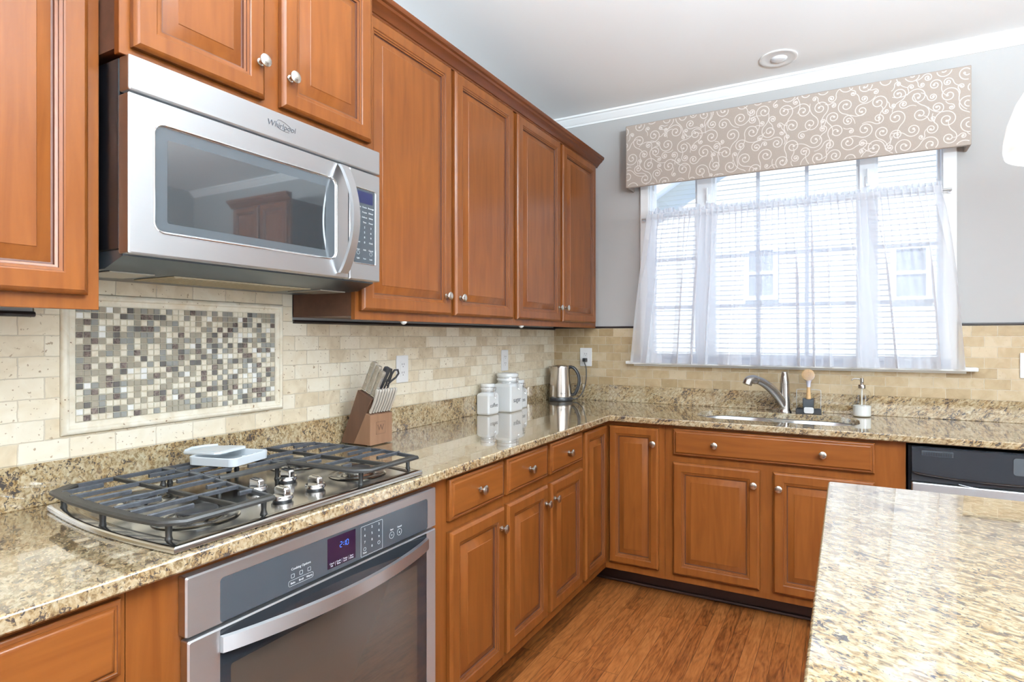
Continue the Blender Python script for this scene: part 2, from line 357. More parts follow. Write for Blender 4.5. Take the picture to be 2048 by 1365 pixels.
def floor_mat():
    m, nt, N, L, b = newmat('oak_strip_floor')
    g = N.new('ShaderNodeNewGeometry'); sp = N.new('ShaderNodeSeparateXYZ'); L.new(g.outputs['Position'], sp.inputs[0])
    cb = N.new('ShaderNodeCombineXYZ'); a1 = N.new('ShaderNodeMath'); a1.inputs[1].default_value = 40; a2 = N.new('ShaderNodeMath'); a2.inputs[1].default_value = 20
    L.new(sp.outputs[1], a1.inputs[0]); L.new(sp.outputs[0], a2.inputs[0]); L.new(a1.outputs[0], cb.inputs[0]); L.new(a2.outputs[0], cb.inputs[1])
    br = N.new('ShaderNodeTexBrick'); br.offset = .37; br.offset_frequency = 3; br.inputs['Scale'].default_value = 1; br.inputs['Brick Width'].default_value = .86; br.inputs['Row Height'].default_value = .0572
    br.inputs['Mortar Size'].default_value = .0009; br.inputs['Mortar Smooth'].default_value = .2; br.inputs['Color1'].default_value = (0, 0, 0, 1); br.inputs['Color2'].default_value = (1, 1, 1, 1); br.inputs['Mortar'].default_value = (.2, .2, .2, 1)
    L.new(cb.outputs[0], br.inputs['Vector'])
    # every strip gets its own offset of the grain
    sh = N.new('ShaderNodeVectorMath'); sh.operation = 'MULTIPLY_ADD'; sh.inputs[1].default_value = (3, 7, 5); L.new(br.outputs['Color'], sh.inputs[0])
    mp = N.new('ShaderNodeMapping'); mp.inputs['Scale'].default_value = (1, .13, 1); L.new(g.outputs['Position'], mp.inputs['Vector']); L.new(mp.outputs[0], sh.inputs[2])
    n = N.new('ShaderNodeTexNoise'); n.inputs['Scale'].default_value = 16; n.inputs['Detail'].default_value = 3; n.inputs['Distortion'].default_value = .4; L.new(sh.outputs[0], n.inputs['Vector'])
    rg = N.new('ShaderNodeMath'); rg.operation = 'MULTIPLY'; rg.inputs[1].default_value = 9; L.new(n.outputs[0], rg.inputs[0])
    fr = N.new('ShaderNodeMath'); fr.operation = 'PINGPONG'; fr.inputs[1].default_value = .5; L.new(rg.outputs[0], fr.inputs[0])
    fine = N.new('ShaderNodeTexNoise'); fine.inputs['Scale'].default_value = 160; fine.inputs['Detail'].default_value = 3; L.new(sh.outputs[0], fine.inputs['Vector'])
    t = N.new('ShaderNodeMath'); t.operation = 'MULTIPLY_ADD'; t.inputs[1].default_value = .52; L.new(fr.outputs[0], t.inputs[0])
    t2 = N.new('ShaderNodeMath'); t2.operation = 'MULTIPLY_ADD'; t2.inputs[1].default_value = .28; L.new(br.outputs['Color'], t2.inputs[0])
    t3 = N.new('ShaderNodeMath'); t3.operation = 'MULTIPLY'; t3.inputs[1].default_value = .56; L.new(fine.outputs[0], t3.inputs[0]); L.new(t3.outputs[0], t2.inputs[2]); L.new(t2.outputs[0], t.inputs[2])
    r = ramp(N, [(.22, (.085, .022, .006)), (.45, (.235, .071, .017)), (.68, (.36, .122, .032)), (.95, (.46, .18, .052))]); L.new(t.outputs[0], r.inputs[0])
    mm = N.new('ShaderNodeMix'); mm.data_type = 'RGBA'; L.new(br.outputs['Fac'], mm.inputs[0]); L.new(r.outputs[0], mm.inputs[6]); mm.inputs[7].default_value = (.06, .02, .008, 1)
    L.new(mm.outputs[2], b.inputs['Base Color']); setp(b, Roughness=.33); b.inputs['Coat Weight'].default_value = .3; b.inputs['Coat Roughness'].default_value = .2
    return m
FLOORM = floor_mat()

def sheer_mat():
    m, nt, N, L, b = newmat('sheer_white_voile'); nt.nodes.remove(b); out = [x for x in N if x.type == 'OUTPUT_MATERIAL'][0]
    df = N.new('ShaderNodeBsdfDiffuse'); df.inputs[0].default_value = (.92, .92, .935, 1); tl = N.new('ShaderNodeBsdfTranslucent'); tl.inputs[0].default_value = (.91, .915, .94, 1)
    tr = N.new('ShaderNodeBsdfTransparent'); a = N.new('ShaderNodeMixShader'); a.inputs[0].default_value = .55; L.new(df.outputs[0], a.inputs[1]); L.new(tl.outputs[0], a.inputs[2])
    lw = N.new('ShaderNodeLayerWeight'); lw.inputs[0].default_value = .35
    mr = N.new('ShaderNodeMapRange'); mr.inputs[3].default_value = .38; mr.inputs[4].default_value = .04; L.new(lw.outputs['Facing'], mr.inputs[0])
    mx = N.new('ShaderNodeMixShader'); L.new(mr.outputs[0], mx.inputs[0]); L.new(a.outputs[0], mx.inputs[1]); L.new(tr.outputs[0], mx.inputs[2]); L.new(mx.outputs[0], out.inputs[0])
    return m
SHEER = sheer_mat()
def glass_mat(name, tint=(1, 1, 1), gl=.9, ior=1.45):
    m, nt, N, L, b = newmat(name); nt.nodes.remove(b); out = [x for x in N if x.type == 'OUTPUT_MATERIAL'][0]
    tr = N.new('ShaderNodeBsdfTransparent'); tr.inputs[0].default_value = (*tint, 1); go = N.new('ShaderNodeBsdfGlossy'); go.inputs['Roughness'].default_value = .02
    lw = N.new('ShaderNodeLayerWeight'); p5 = N.new('ShaderNodeMath'); p5.operation = 'POWER'; p5.inputs[1].default_value = 5; L.new(lw.outputs['Facing'], p5.inputs[0]); lw.inputs[0].default_value = .5
    fr = N.new('ShaderNodeMath'); fr.operation = 'MULTIPLY_ADD'; fr.inputs[1].default_value = .9; fr.inputs[2].default_value = .04; L.new(p5.outputs[0], fr.inputs[0]); mx = N.new('ShaderNodeMixShader'); L.new(fr.outputs[0], mx.inputs[0]); L.new(tr.outputs[0], mx.inputs[1]); L.new(go.outputs[0], mx.inputs[2]); L.new(mx.outputs[0], out.inputs[0])
    return m
PANE = glass_mat('window_glass'); BOTTLE = glass_mat('clear_bottle_glass', (.985, .99, .98))
SHADE = plain('frosted_white_glass', (.86, .87, .87), .18, Subsurface_Weight=0.0, Coat_Weight=.5)
SHADE.node_tree.nodes['Principled BSDF'].inputs['Emission Color'].default_value = (1, .99, .97, 1)
SHADE.node_tree.nodes['Principled BSDF'].inputs['Emission Strength'].default_value = .45
# ================================================================== room shell
X1, Y0, ZC = 4.75, -6.45, 2.74
g = Geo(); g.box(0, X1, Y0, 0, -.05, 0); struct('floor', g, FLOORM)
g = Geo(); g.box(-.15, X1+.15, Y0-.15, .15, ZC, ZC+.12); struct('ceiling', g, CEILM)
g = Geo(); g.box(-.15, 0, Y0, .15, 0, ZC); struct('wall_left', g, WALLM)
WX0, WX1, WZ0, WZ1 = .655, 2.14, 1.19, 2.42          # window opening
g = Geo()
g.box(0, WX0, 0, .15, 0, ZC); g.box(WX1, X1, 0, .15, 0, ZC); g.box(WX0, WX1, 0, .15, 0, WZ0); g.box(WX0, WX1, 0, .15, WZ1, ZC)
struct('wall_back', g, WALLM)
g = Geo(); g.box(X1, X1+.15, Y0, .15, 0, ZC); struct('wall_right', g, WALLM)
g = Geo(); g.box(-.15, X1+.15, Y0-.15, Y0, 0, ZC); struct('wall_front', g, WALLM)
# small ceiling crown
prof = [(0, 2.683), (.004, 2.683), (.006, 2.692), (.016, 2.698), (.020, 2.706), (.034, 2.716), (.040, 2.726), (.050, 2.730), (.052, 2.74), (0, 2.74)]
g = Geo(); g.loft([[(x, -n, z) for n, z in prof] for x in (.0, X1)])
struct('trim_1', g, PAINTW)
# tiled splash areas
TZ0, TZ1 = 1.0156, 1.372
MU0, MU1, MV0, MV1 = -2.715, -2.085, 1.069, 1.425
g = Geo()
g.box(.0005, .009, -4.4, MU0, TZ0, TZ1); g.box(.0005, .009, MU0, MU1, TZ0, MV0); g.box(.0005, .009, MU1, -.009, TZ0, TZ1)
g.box(.0005, .009, MU1, -2.045, TZ1, 1.56); g.box(.0005, .009, MU0, MU1, MV1, 1.56); g.box(.0005, .009, -2.765, MU0, TZ1, 1.56)
t = struct('wall_left_tiles', g, TILEA); t['kind'] = 'structure'
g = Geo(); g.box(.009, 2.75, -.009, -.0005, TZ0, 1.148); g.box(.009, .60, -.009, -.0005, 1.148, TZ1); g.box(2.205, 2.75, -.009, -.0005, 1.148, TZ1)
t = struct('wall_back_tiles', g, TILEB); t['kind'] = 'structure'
# dark pencil liner on top of the tile
def liner(p0, p1):
    g = Geo(); g.tube([p0, p1], .0065, 8, flat=1.0); return g
g = liner((.006, -.009, 1.3765), (.602, -.009, 1.3765)); struct('trim_3', g, LINER)
g = liner((2.20, -.009, 1.3765), (2.75, -.009, 1.3765)); struct('trim_4', g, LINER)
g = liner((.011, -2.043, 1.3685), (.011, -.01, 1.3685)); struct('trim_5', g, LINER)
g = liner((.011, -4.4, 1.3685), (.011, -2.765, 1.3685)); struct('trim_6', g, LINER)

# ------------------------------------------------------------------ window
g = Geo()                                             # casing
L0, L1 = .602, 2.197
for a, b_, z0, z1 in ((L0, WX0, 1.17, 2.475), (WX1, L1, 1.17, 2.475)): g.box(a, b_, -.018, 0, z0, z1, .003)
g.box(WX0, WX1, -.018, 0, WZ1, 2.475, .003)
g.box(WX0, WX0+.004, 0, .14, WZ0, WZ1); g.box(WX1-.004, WX1, 0, .14, WZ0, WZ1); g.box(WX0, WX1, 0, .14, WZ1-.004, WZ1); g.box(WX0, WX1, 0, .14, WZ0-.004, WZ0)
win = struct('window_1', g, PAINTW)
g = Geo(); g.box(.521, 2.276, -.058, .05, 1.150, 1.170, .005, seg=2); struct('window_sill', g, PAINTW, win)
g = Geo(); g.box(.56, 2.235, -.016, -.0095, 1.138, 1.150, .002); struct('window_apron', g, PAINTW, win)
lights_x = ((WX0, .935), (1.023, 1.782), (1.855, WX1))
g = Geo(); g.box(.935, 1.023, .03, .11, WZ0, WZ1, .003); g.box(1.782, 1.855, .03, .11, WZ0, WZ1, .003); struct('window_mullion', g, VINYL, win)
g = Geo()
for a, b_ in lights_x:
    g.box(a, b_, .055, .10, WZ0, 1.215, .003); g.box(a, b_, .055, .10, 2.385, WZ1, .003)
    g.box(a, a+.014, .055, .10, 1.215, 2.385); g.box(b_-.014, b_, .055, .10, 1.215, 2.385)
struct('window_frame', g, VINYL, win)
g = Geo()
for z in (1.498, 1.790, 2.08):
    for a, b_ in lights_x: g.box(a+.012, b_-.012, .074, .086, z-.010, z+.010, .002)
for x in (1.273, 1.528): g.box(x-.010, x+.010, .073, .087, 1.215, 2.385, .002)
struct('window_grille', g, MUNTIN, win)
g = Geo()
for a, b_ in lights_x: g.box(a+.012, b_-.012, .088, .092, 1.21, 2.39)
struct('window_glass', g, PANE, win)
g = Geo()                                             # crank latches on the mullions
for x in (1.0, 1.82): g.box(x-.012, x+.012, .014, .032, 2.10, 2.155, .004); g.box(x-.004, x+.004, .002, .016, 2.115, 2.19, .002)
struct('window_latch', g, VINYL, win)

# added window frames around the fill panels, on solid walls out of view
def added_window_frame(name, M, w, h):
    g = Geo(); g.loft([at(rr(-w/2-.07, w/2+.07, -h/2-.07, h/2+.07, 0), 0), at(rr(-w/2-.07, w/2+.07, -h/2-.07, h/2+.07, 0), .02), at(rr(-w/2, w/2, -h/2, h/2, 0), .02), at(rr(-w/2, w/2, -h/2, h/2, 0), 0)], False, False, 0, M, ring=True)
    for k in (-1, 0, 1): g.box(k*w/4-.02, k*w/4+.02, -h/2, h/2, .0, .02, 0, 0, M)
    return struct(name, g, PAINTW)
added_window_frame('added_frame_rear', T(2.3, Y0, 1.75) @ Matrix(((1, 0, 0, 0), (0, 0, 1, 0), (0, 1, 0, 0), (0, 0, 0, 1))), 3.0, 1.5)
added_window_frame('added_frame_side', T(X1, -3.6, 1.5) @ Matrix(((0, 0, -1, 0), (1, 0, 0, 0), (0, 1, 0, 0), (0, 0, 0, 1))), 2.4, 1.9)

# ================================================================== cabinets
def door_geo(u0, u1, v0, v1, n0, F, fw=.042):
    p = [(0, 0), (0, .012), (.0028, .0158), (.0075, .0185), (.0095, .020), (fw, .020), (fw+.0028, .0185), (fw+.0036, .0168), (fw+.0095, .0155),
         (fw+.0103, .0130), (fw+.0150, .0110), (fw+.0162, .0065), (fw+.0195, .0060), (fw+.046, .0178), (fw+.0472, .0190)]
    mi = [0, 0, 0, 0, 0, 0, 1, 0, 1, 0, 1, 1, 0, 0, 0]
    L = [at(rr(u0+i, u1-i, v0+i, v1-i, 0), n0+h) for i, h in p]
    g = Geo(); g.loft(L, True, True, mi, F); g.m[-1] = 0; g.m[-2] = 0; return g
def drawer_geo(u0, u1, v0, v1, n0, F):
    p = [(0, 0), (0, .011), (.0028, .0140), (.0075, .0160), (.0083, .0152), (.0115, .0152), (.0122, .0165), (.0165, .0190), (.0180, .0196)]
    L = [at(rr(u0+i, u1-i, v0+i, v1-i, 0), n0+h) for i, h in p]
    g = Geo(); g.loft(L, True, True, [0, 0, 0, 1, 0, 0, 0, 0, 0], F); return g
kg = Geo(); kg.lathe([(.0001, 0), (.0095, 0), (.0095, .0022), (.0060, .0040), (.0048, .0075), (.0050, .0125), (.0085, .0160), (.0140, .0185), (.0160, .0212), (.0158, .0238), (.0125, .0262), (.0060, .0275), (.0001, .0278)], None, 20, cap0=False, cap1=False)
_k0 = obj('knob', kg, NICKEL); KNOB = _k0.data; bpy.data.objects.remove(_k0)
def knob(parent, u, v, n, F):
    o = bpy.data.objects.new('knob', KNOB); COL.objects.link(o); o.parent = parent
    o.matrix_local = world_of(parent).inverted() @ (F @ T(u, v, n)); return o

def shell(g, u0, u1, v0, v1, n0, n1, F, top=False, t=.016):
    g.box(u0, u0+t, v0, v1, n0, n1, 0, 0, F); g.box(u1-t, u1, v0, v1, n0, n1, 0, 0, F)
    g.box(u0+t, u1-t, v0, v0+t, n0, n1, 0, 0, F); g.box(u0+t, u1-t, v0+t, v1, n0, n0+.006, 0, 0, F)
    if top: g.box(u0+t, u1-t, v1-t, v1, n0+.006, n1, 0, 0, F)
FW = {id(FA): WOODY, id(FB): WOODX}
def wv(F): return [WOODV, GLAZE]
def wh(F): return [FW[id(F)], GLAZE]
def fill_cab(root, F, N, doors, drawers, fw=.042):
    for (a, b_, c, d, ku, kv) in doors:
        o = obj('door', door_geo(a, b_, c, d, N+.002, F, fw), wv(F), root)
        if ku is not None: knob(o, ku, kv, N+.022, F)
    for (a, b_, c, d, ks) in drawers:
        o = obj('drawer', drawer_geo(a, b_, c, d, N+.002, F), wh(F), root)
        for ku in ks: knob(o, ku, (c+d)/2, N+.0216, F)
def slab_frame(u0, u1, v0, v1, n0, n1, F, holes=()):
    """face frame: slab with rectangular openings (one opening at most)"""
    g = Geo()
    if not holes: g.box(u0, u1, v0, v1, n0, n1, .001, 0, F)
    else:
        a, b_, c, d = holes[0]
        g.box(u0, a, v0, v1, n0, n1, 0, 0, F); g.box(b_, u1, v0, v1, n0, n1, 0, 0, F); g.box(a, b_, v0, c, n0, n1, 0, 0, F); g.box(a, b_, d, v1, n0, n1, 0, 0, F)
    return g
BF = .61                                              # base frame face distance from the wall
TK = .475
def base_cab(label, F, u0, u1, doors, drawers, hole=None, name='base_cabinet', group=None, uk0=None, uk1=None):
    loc = F @ Vector(((u0+u1)/2, 0, .3)); r = thing(name, label, 'cabinet', loc, group=group)
    g = Geo(); shell(g, u0+.0005, u1-.0005, .115, .8825, .012, BF-.019, F); obj('body', g, DARKWOOD, r)
    obj('face_frame', slab_frame(u0+.0003, u1-.0003, .115, .883, BF-.019, BF, F, hole or ()), wv(F)[0], r)
    a = u0 if uk0 is None else uk0; b_ = u1 if uk1 is None else uk1
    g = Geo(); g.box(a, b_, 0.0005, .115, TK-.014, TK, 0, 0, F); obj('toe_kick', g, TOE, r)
    fill_cab(r, F, BF, doors, drawers)
    return r
DZ0, DZ1, RZ0, RZ1 = .160, .703, .738, .868
base_cab('maple base cabinet at the bottom left picture corner, left of the oven', FA, -3.75, -2.867,
         [(-3.28, -2.889, DZ0, DZ1, -2.91, .64), (-3.73, -3.30, DZ0, DZ1, -3.70, .64)], [(-3.73, -3.30, RZ0, RZ1, (-3.5,)), (-3.28, -2.880, RZ0, RZ1, (-3.08,))])
base_cab('maple cabinet housing the built-in wall oven below the cooktop', FA, -2.867, -2.012, [], [], hole=[(-2.757, -2.052, .17, .8505)])
base_cab('single-door base cabinet with one drawer, next to the oven', FA, -2.012, -1.630,
         [(-1.962, -1.642, DZ0, DZ1, -1.668, .632)], [(-1.962, -1.642, RZ0, RZ1, (-1.802,))])
base_cab('two-door base cabinet with two drawers, next to the corner cabinet', FA, -1.630, -.925,
         [(-1.620, -1.300, DZ0, DZ1, -1.325, .632), (-1.270, -.943, DZ0, DZ1, -1.245, .634)],
         [(-1.620, -1.300, RZ0, RZ1, (-1.460,)), (-1.270, -.943, RZ0, RZ1, (-1.107,))])
# corner unit, L-shaped, with a folding pair of doors
r = thing('corner_base_cabinet', 'L-shaped corner base cabinet with two tall narrow doors meeting in the inner corner', 'cabinet', (.35, -.35, 0))
g = Geo()
g.box(.012, .028, -.924, -.013, .115, .8825); g.box(.028, .924, -.028, -.012, .115, .8825); g.box(.028, .59, -.9245, -.9085, .115, .8825); g.box(.9085, .9245, -.59, -.028, .115, .8825)
g.box(.028, .59, -.9085, -.028, .115, .131); g.box(.59, .9085, -.59, -.028, .115, .131); obj('body', g, DARKWOOD, r)
g = Geo(); g.box(-.9247, -.905, .115, .883, .591, .61, 0, 0, FA); g.box(.885, .9247, .115, .883, .591, .61, 0, 0, FB); g.box(.61, .650, .115, .883, .591, .6105, 0, 0, FB); g.box(-.650, -.61, .115, .883, .591, .6105, 0, 0, FA)
g.box(-.905, -.65, .862, .883, .591, .61, 0, 0, FA); g.box(.65, .885, .862, .883, .591, .61, 0, 0, FB)
g.box(-.905, -.65, .115, .160, .591, .61, 0, 0, FA); g.box(.65, .885, .115, .160, .591, .61, 0, 0, FB); obj('face_frame', g, WOODV, r)
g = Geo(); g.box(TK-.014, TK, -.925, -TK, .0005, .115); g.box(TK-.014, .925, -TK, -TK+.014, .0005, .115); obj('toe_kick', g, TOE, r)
d1 = obj('door', door_geo(-.903, -.633, .155, .860, BF-.0, FA, .036), wv(FA), r)
d2 = obj('door', door_geo(.633, .895, .155, .860, BF-.0, FB, .036), wv(FB), r); knob(d2, .872, .785, BF+.02, FB)
base_cab('sink base cabinet with wide false drawer front and two doors under the window', FB, .925, 1.940,
         [(.968, 1.370, DZ0-.005, DZ1, 1.345, .636), (1.427, 1.828, DZ0-.005, DZ1, 1.452, .633)], [(.968, 1.828, RZ0, RZ1, (1.170, 1.630))], name='sink_base_cabinet', uk1=1.940)
# shoe mouldings at the toe kicks
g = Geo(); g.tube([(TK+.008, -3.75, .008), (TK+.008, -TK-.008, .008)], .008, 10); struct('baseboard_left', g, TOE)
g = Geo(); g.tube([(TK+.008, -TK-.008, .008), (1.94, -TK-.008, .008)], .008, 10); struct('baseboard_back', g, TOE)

# upper cabinets
UF = .305
def upper_cab(label, u0, u1, v0, v1, depth, doors, F=FA, name='wall_cabinet', group=None):
    r = thing(name, label, 'cabinet', F @ Vector(((u0+u1)/2, v0, depth/2)), group=group)
    g = Geo(); shell(g, u0+.0005, u1-.0005, v0+.012, v1-.001, .0105, depth-.019, F, True, .014)
    obj('body', g, DARKWOOD, r)
    obj('face_frame', slab_frame(u0+.0003, u1-.0003, v0, v1, depth-.019, depth, F), WOODV, r)
    fill_cab(r, F, depth, doors, []); return r
UT = 2.412
upper_cab('maple wall cabinet at the far left, beside the microwave', -3.70, -2.7665, 1.372, UT, UF, [(-3.22, -2.793, 1.402, 2.395, -3.19, 1.47), (-3.68, -3.24, 1.402, 2.395, -3.26, 1.47)])
r = upper_cab('short two-door maple cabinet directly above the microwave', -2.7655, -2.043, 1.907, UT, .38, [(-2.745, -2.437, 1.925, 2.397, -2.455, 2.013), (-2.387, -2.062, 1.925, 2.397, -2.366, 2.006)])
uA = upper_cab('tall two-door maple wall cabinet right beside the microwave', -2.0425, -1.045, 1.372, UT, UF, [(-2.027, -1.548, 1.402, 2.392, -1.590, 1.476), (-1.523, -1.066, 1.402, 2.392, -1.496, 1.474)])
uB = upper_cab('tall two-door maple wall cabinet nearest the window wall', -1.045, -.012, 1.372, UT, UF, [(-1.025, -.558, 1.402, 2.392, -.585, 1.476), (-.524, -.053, 1.402, 2.392, -.505, 1.478)])
for rt, yy in ((uA, -1.80), (uB, -.945)):
    g = Geo(); g.lathe([(.0001, 0), (.004, .001), (.009, .004), (.012, .009), (.012, .012), (.0001, .012)], T(.296, yy, 1.3595) , 14, cap0=False, cap1=False); obj('light_clip', g, WHITEP, rt)
# crown along the tops
cp = [(0, 2.395), (.008, 2.395), (.010, 2.402), (.014, 2.404), (.020, 2.412), (.034, 2.425), (.040, 2.428), (.044, 2.436), (.052, 2.440), (.055, 2.447), (.055, 2.456), (0, 2.456)]
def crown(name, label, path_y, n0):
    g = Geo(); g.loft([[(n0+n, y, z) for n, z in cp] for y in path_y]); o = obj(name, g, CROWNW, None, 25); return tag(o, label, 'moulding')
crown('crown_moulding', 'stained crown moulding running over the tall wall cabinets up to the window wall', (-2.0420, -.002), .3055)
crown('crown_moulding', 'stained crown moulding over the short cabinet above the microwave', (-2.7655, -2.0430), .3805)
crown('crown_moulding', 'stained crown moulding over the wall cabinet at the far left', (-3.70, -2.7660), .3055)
# cabinet on the window wall outside the frame, the one mirrored in the microwave glass
r = upper_cab('tall dark wall cabinet mirrored in the right half of the microwave window', 2.95, 3.65, 1.372, 2.412, .33, [(2.97, 3.29, 1.40, 2.39, 3.26, 1.47), (3.31, 3.63, 1.40, 2.39, 3.34, 1.47)], F=FB)
g = Geo(); g.loft([[(x, -(.33+n), z) for n, z in cp] for x in (2.93, 3.67)]); obj('crown', g, WOODX, r)

# ================================================================== counters
ZT, ZB = .914, .884
def counter(outer, hole=None, e=.004):
    g = Geo(); L = []
    for o_, z in ((-e, ZB), (0, ZB+e), (0, ZT-e), (-e*.35, ZT-e*.35), (-e, ZT)): L.append([(x, y, z) for x, y in (offset(outer, o_) if o_ else outer)])
    g.loft(L, False, False)
    hl = None
    if hole:
        hl = [(x, y, z) for x, y in hole for z in ()]
        H = []
        for o_, z in ((0, ZB), (0, ZT-.003), (.003, ZT)): H.append([(x, y, z) for x, y in (offset(hole, o_) if o_ else hole)])
        g.loft(H, False, False)
    for k, z in ((-1, ZT), (0, ZB)):
        a = L[k]; lists = [[Vector((p[0], p[1], 0)) for p in a]]
        if hole: lists.append([Vector((p[0], p[1], 0)) for p in (H[-1] if k == -1 else H[0])])
        tris = tessellate_polygon(lists); pts = [p for l in lists for p in l]
        g.add([(p.x, p.y, z) for p in pts], [tuple(t) for t in tris])
    bm = bmesh.new(); me = bpy.data.meshes.new('t'); me.from_pydata(g.v, [], g.f); bm.from_mesh(me)
    bmesh.ops.remove_doubles(bm, verts=bm.verts, dist=1e-5); bm.verts.index_update()
    g2 = Geo(); g2.add([v.co[:] for v in bm.verts], [[v.index for v in f.verts] for f in bm.faces]); bm.free(); bpy.data.meshes.remove(me)
    return g2
SX0, SX1, SY0, SY1 = 1.035, 1.775, -.505, -.150
hole = rr(SX0, SX1, SY0, SY1, .13, 10)
outer = [(.010, -3.75), (.648, -3.75), (.648, -.648), (2.62, -.648), (2.62, -.010), (.010, -.010)]
ct = thing('granite_countertop', 'L-shaped speckled tan granite countertop along both walls', 'countertop', (.6, -.6, ZB))
obj('slab', counter(outer, hole), GRANITE, ct, 40)
g = Geo(); g.box(.0095, .030, -3.75, -.030, ZT+.0002, 1.0156, .0015); obj('backsplash', g, GRANITE, ct)
g = Geo(); g.box(.0095, 2.62, -.030, -.0095, ZT+.0002, 1.0156, .0015); obj('backsplash', g, GRANITE, ct)
isl = thing('kitchen_island', 'island with polished granite top in the right foreground, reflecting the window', 'island', (2.3, -2.5, 0))
g = counter([(p[0], p[1]) for p in rr(1.675, 2.95, -3.9, -1.632, .012, 4)]); obj('countertop', g, GRANITE, isl, 40)
g = Geo(); g.box(1.705, 2.90, -3.85, -1.665, .1, .8835, .002); obj('cabinet_body', g, plain('island_bounce_white', (.78, .80, .82), .4), isl)  # unseen body made white to brighten reflections in the oven steel
g = Geo(); g.box(1.76, 2.85, -3.8, -1.72, .0005, .1); obj('toe_kick', g, TOE, isl)

# ------------------------------------------------------------------ sink
sk = thing('kitchen_sink', 'undermount stainless double-bowl sink below the window', 'sink', (1.4, -.33, ZB))
fl = rr(SX0-.02, SX1+.02, SY0-.02, SY1+.02, .14, 8)
b1 = rr(1.040, 1.395, -.500, -.155, .125, 8); b2 = rr(1.425, 1.770, -.500, -.155, .125, 8)
lists = [[Vector((x, y, 0)) for x, y in l] for l in (fl, b1, b2)]
g = Geo(); pts = [p for l in lists for p in l]; g.add([(p.x, p.y, ZB-.002) for p in pts], [tuple(t_) for t_ in tessellate_polygon(lists)])
obj('rim', g, STEELX, sk)
for b_ in (b1, b2):
    g = Geo(); g.loft([at(offset(b_, o_), ZB-.002-h) for o_, h in ((0, 0), (-.004, .006), (-.008, .12), (-.02, .165), (-.05, .18))], False, True)
    bw = obj('bowl', g, STEELX, sk, 60)
    cx = sum(p[0] for p in b_)/len(b_); g = Geo(); g.lathe([(.0001, .001), (.03, .001), (.042, .004), (.045, .0015)], T(cx, -.33, ZB-.182), 20, cap0=False, cap1=False); obj('drain', g, POLISH, bw)

# ------------------------------------------------------------------ window cornice, curtain
rnd = random.Random(5)
VX0, VX1, VZ0, VZ1, VD = .547, 2.238, 2.210, 2.583, .125
FABRIC = plain('taupe_linen', (.355, .295, .25), .85, noise=.06, nscale=300, bump=.15, bscale=900)
SCROLL = plain('pale_scroll_embroidery', (.60, .545, .51), .8)
g = Geo()
g.box(VX0, VX1, VZ0, VZ1, VD-.014, VD, .005, 0, FB, 3); g.box(VX0, VX0+.014, VZ0+.001, VZ1-.001, .0005, VD-.004, .004, 0, FB, 2); g.box(VX1-.014, VX1, VZ0+.001, VZ1-.001, .0005, VD-.004, .004, 0, FB, 2); g.box(VX0+.014, VX1-.014, VZ1-.014, VZ1-.001, .0005, VD-.012, 0, 0, FB)
g.box(VX0+.016, VX1-.016, VZ0+.001, VZ1-.016, VD-.0165, VD-.0145, 0, 2, FB)
circ = []
def free(x, z, R): return all((x-a)**2+(z-b_)**2 > (R+c)**2*.93 for a, b_, c in circ)
for R, tries in ((.042, 1500), (.035, 4000), (.029, 8000), (.022, 16000), (.016, 16000)):
    for _ in range(tries):
        x = rnd.uniform(VX0-.01, VX1+.01); z = rnd.uniform(VZ0-.02, VZ1+.02)
        if free(x, z, R): circ.append((x, z, R))
KOFF = [0.0]
def ribbon(pts, w0, w1):
    KOFF[0] += 4e-6
    P = [Vector(p) for p in pts]; n = len(P); A = []; B = []
    for i in range(n):
        t = (P[min(n-1, i+1)]-P[max(0, i-1)]).normalized(); nn = Vector((-t.y, t.x)); w = w0+(w1-w0)*i/(n-1)
        A.append(P[i]+nn*w/2); B.append(P[i]-nn*w/2)
    for i in range(n-1):
        q = (A[i], A[i+1], B[i+1], B[i])
        if all(VX0+.004 < p.x < VX1-.004 and VZ0+.004 < p.y < VZ1-.004 for p in q):
            g.add([(p.x, p.y, VD+.0004+KOFF[0]) for p in q], [(0, 1, 2, 3)], 1, FB)
for k, (x, z, R) in enumerate(circ):
    sg = rnd.choice((-1, 1)); ph = rnd.uniform(0, 6.28); turns = 1.55 if R > .02 else 1.15
    n = 44; pts = []
    for i in range(n+1):
        t = i/n; a = ph+sg*turns*2*pi*t; rr_ = R*(.97-.80*t**.85); pts.append((x+rr_*cos(a), z+rr_*sin(a)))
    ribbon(pts, .0042, .0050)
    ex, ez = pts[-1]; m_ = 10
    vs = [(ex+.0058*cos(2*pi*i/m_), ez+.0058*sin(2*pi*i/m_), VD+.0006+KOFF[0]) for i in range(m_)]
    if VX0+.01 < ex < VX1-.01 and VZ0+.01 < ez < VZ1-.01: g.add(vs, [tuple(range(m_))], 1, FB)
    # tail leaving the outer end, sweeping towards the next scroll
    a0 = ph; px, pz = pts[0]; dx, dz = -sg*(-sin(a0)), -sg*cos(a0); tl = [(px, pz)]; ang = math.atan2(dz, dx); st = R*.16
    for i in range(12): ang += sg*-.0 + (-sg)*(-.10); px += cos(ang)*st; pz += sin(ang)*st; tl.append((px, pz))
    ribbon(tl, .0042, .0030)
val = obj('window_cornice', g, [FABRIC, SCROLL, plain('white_lining', (.85, .84, .82), .8)], None, 40)
# added bowl lamp out of view brightens the ceiling
val = val
tag(val, 'taupe upholstered cornice with pale scroll pattern above the window', 'valance')

cr = thing('cafe_curtain', 'sheer white cafe curtain gathered on a rod across the lower window', 'curtain', (1.4, -.075, 2.03))
NC, NR = 900, 40
r5 = random.Random(11)
ph = [r5.uniform(0, 6.28) for _ in range(12)]
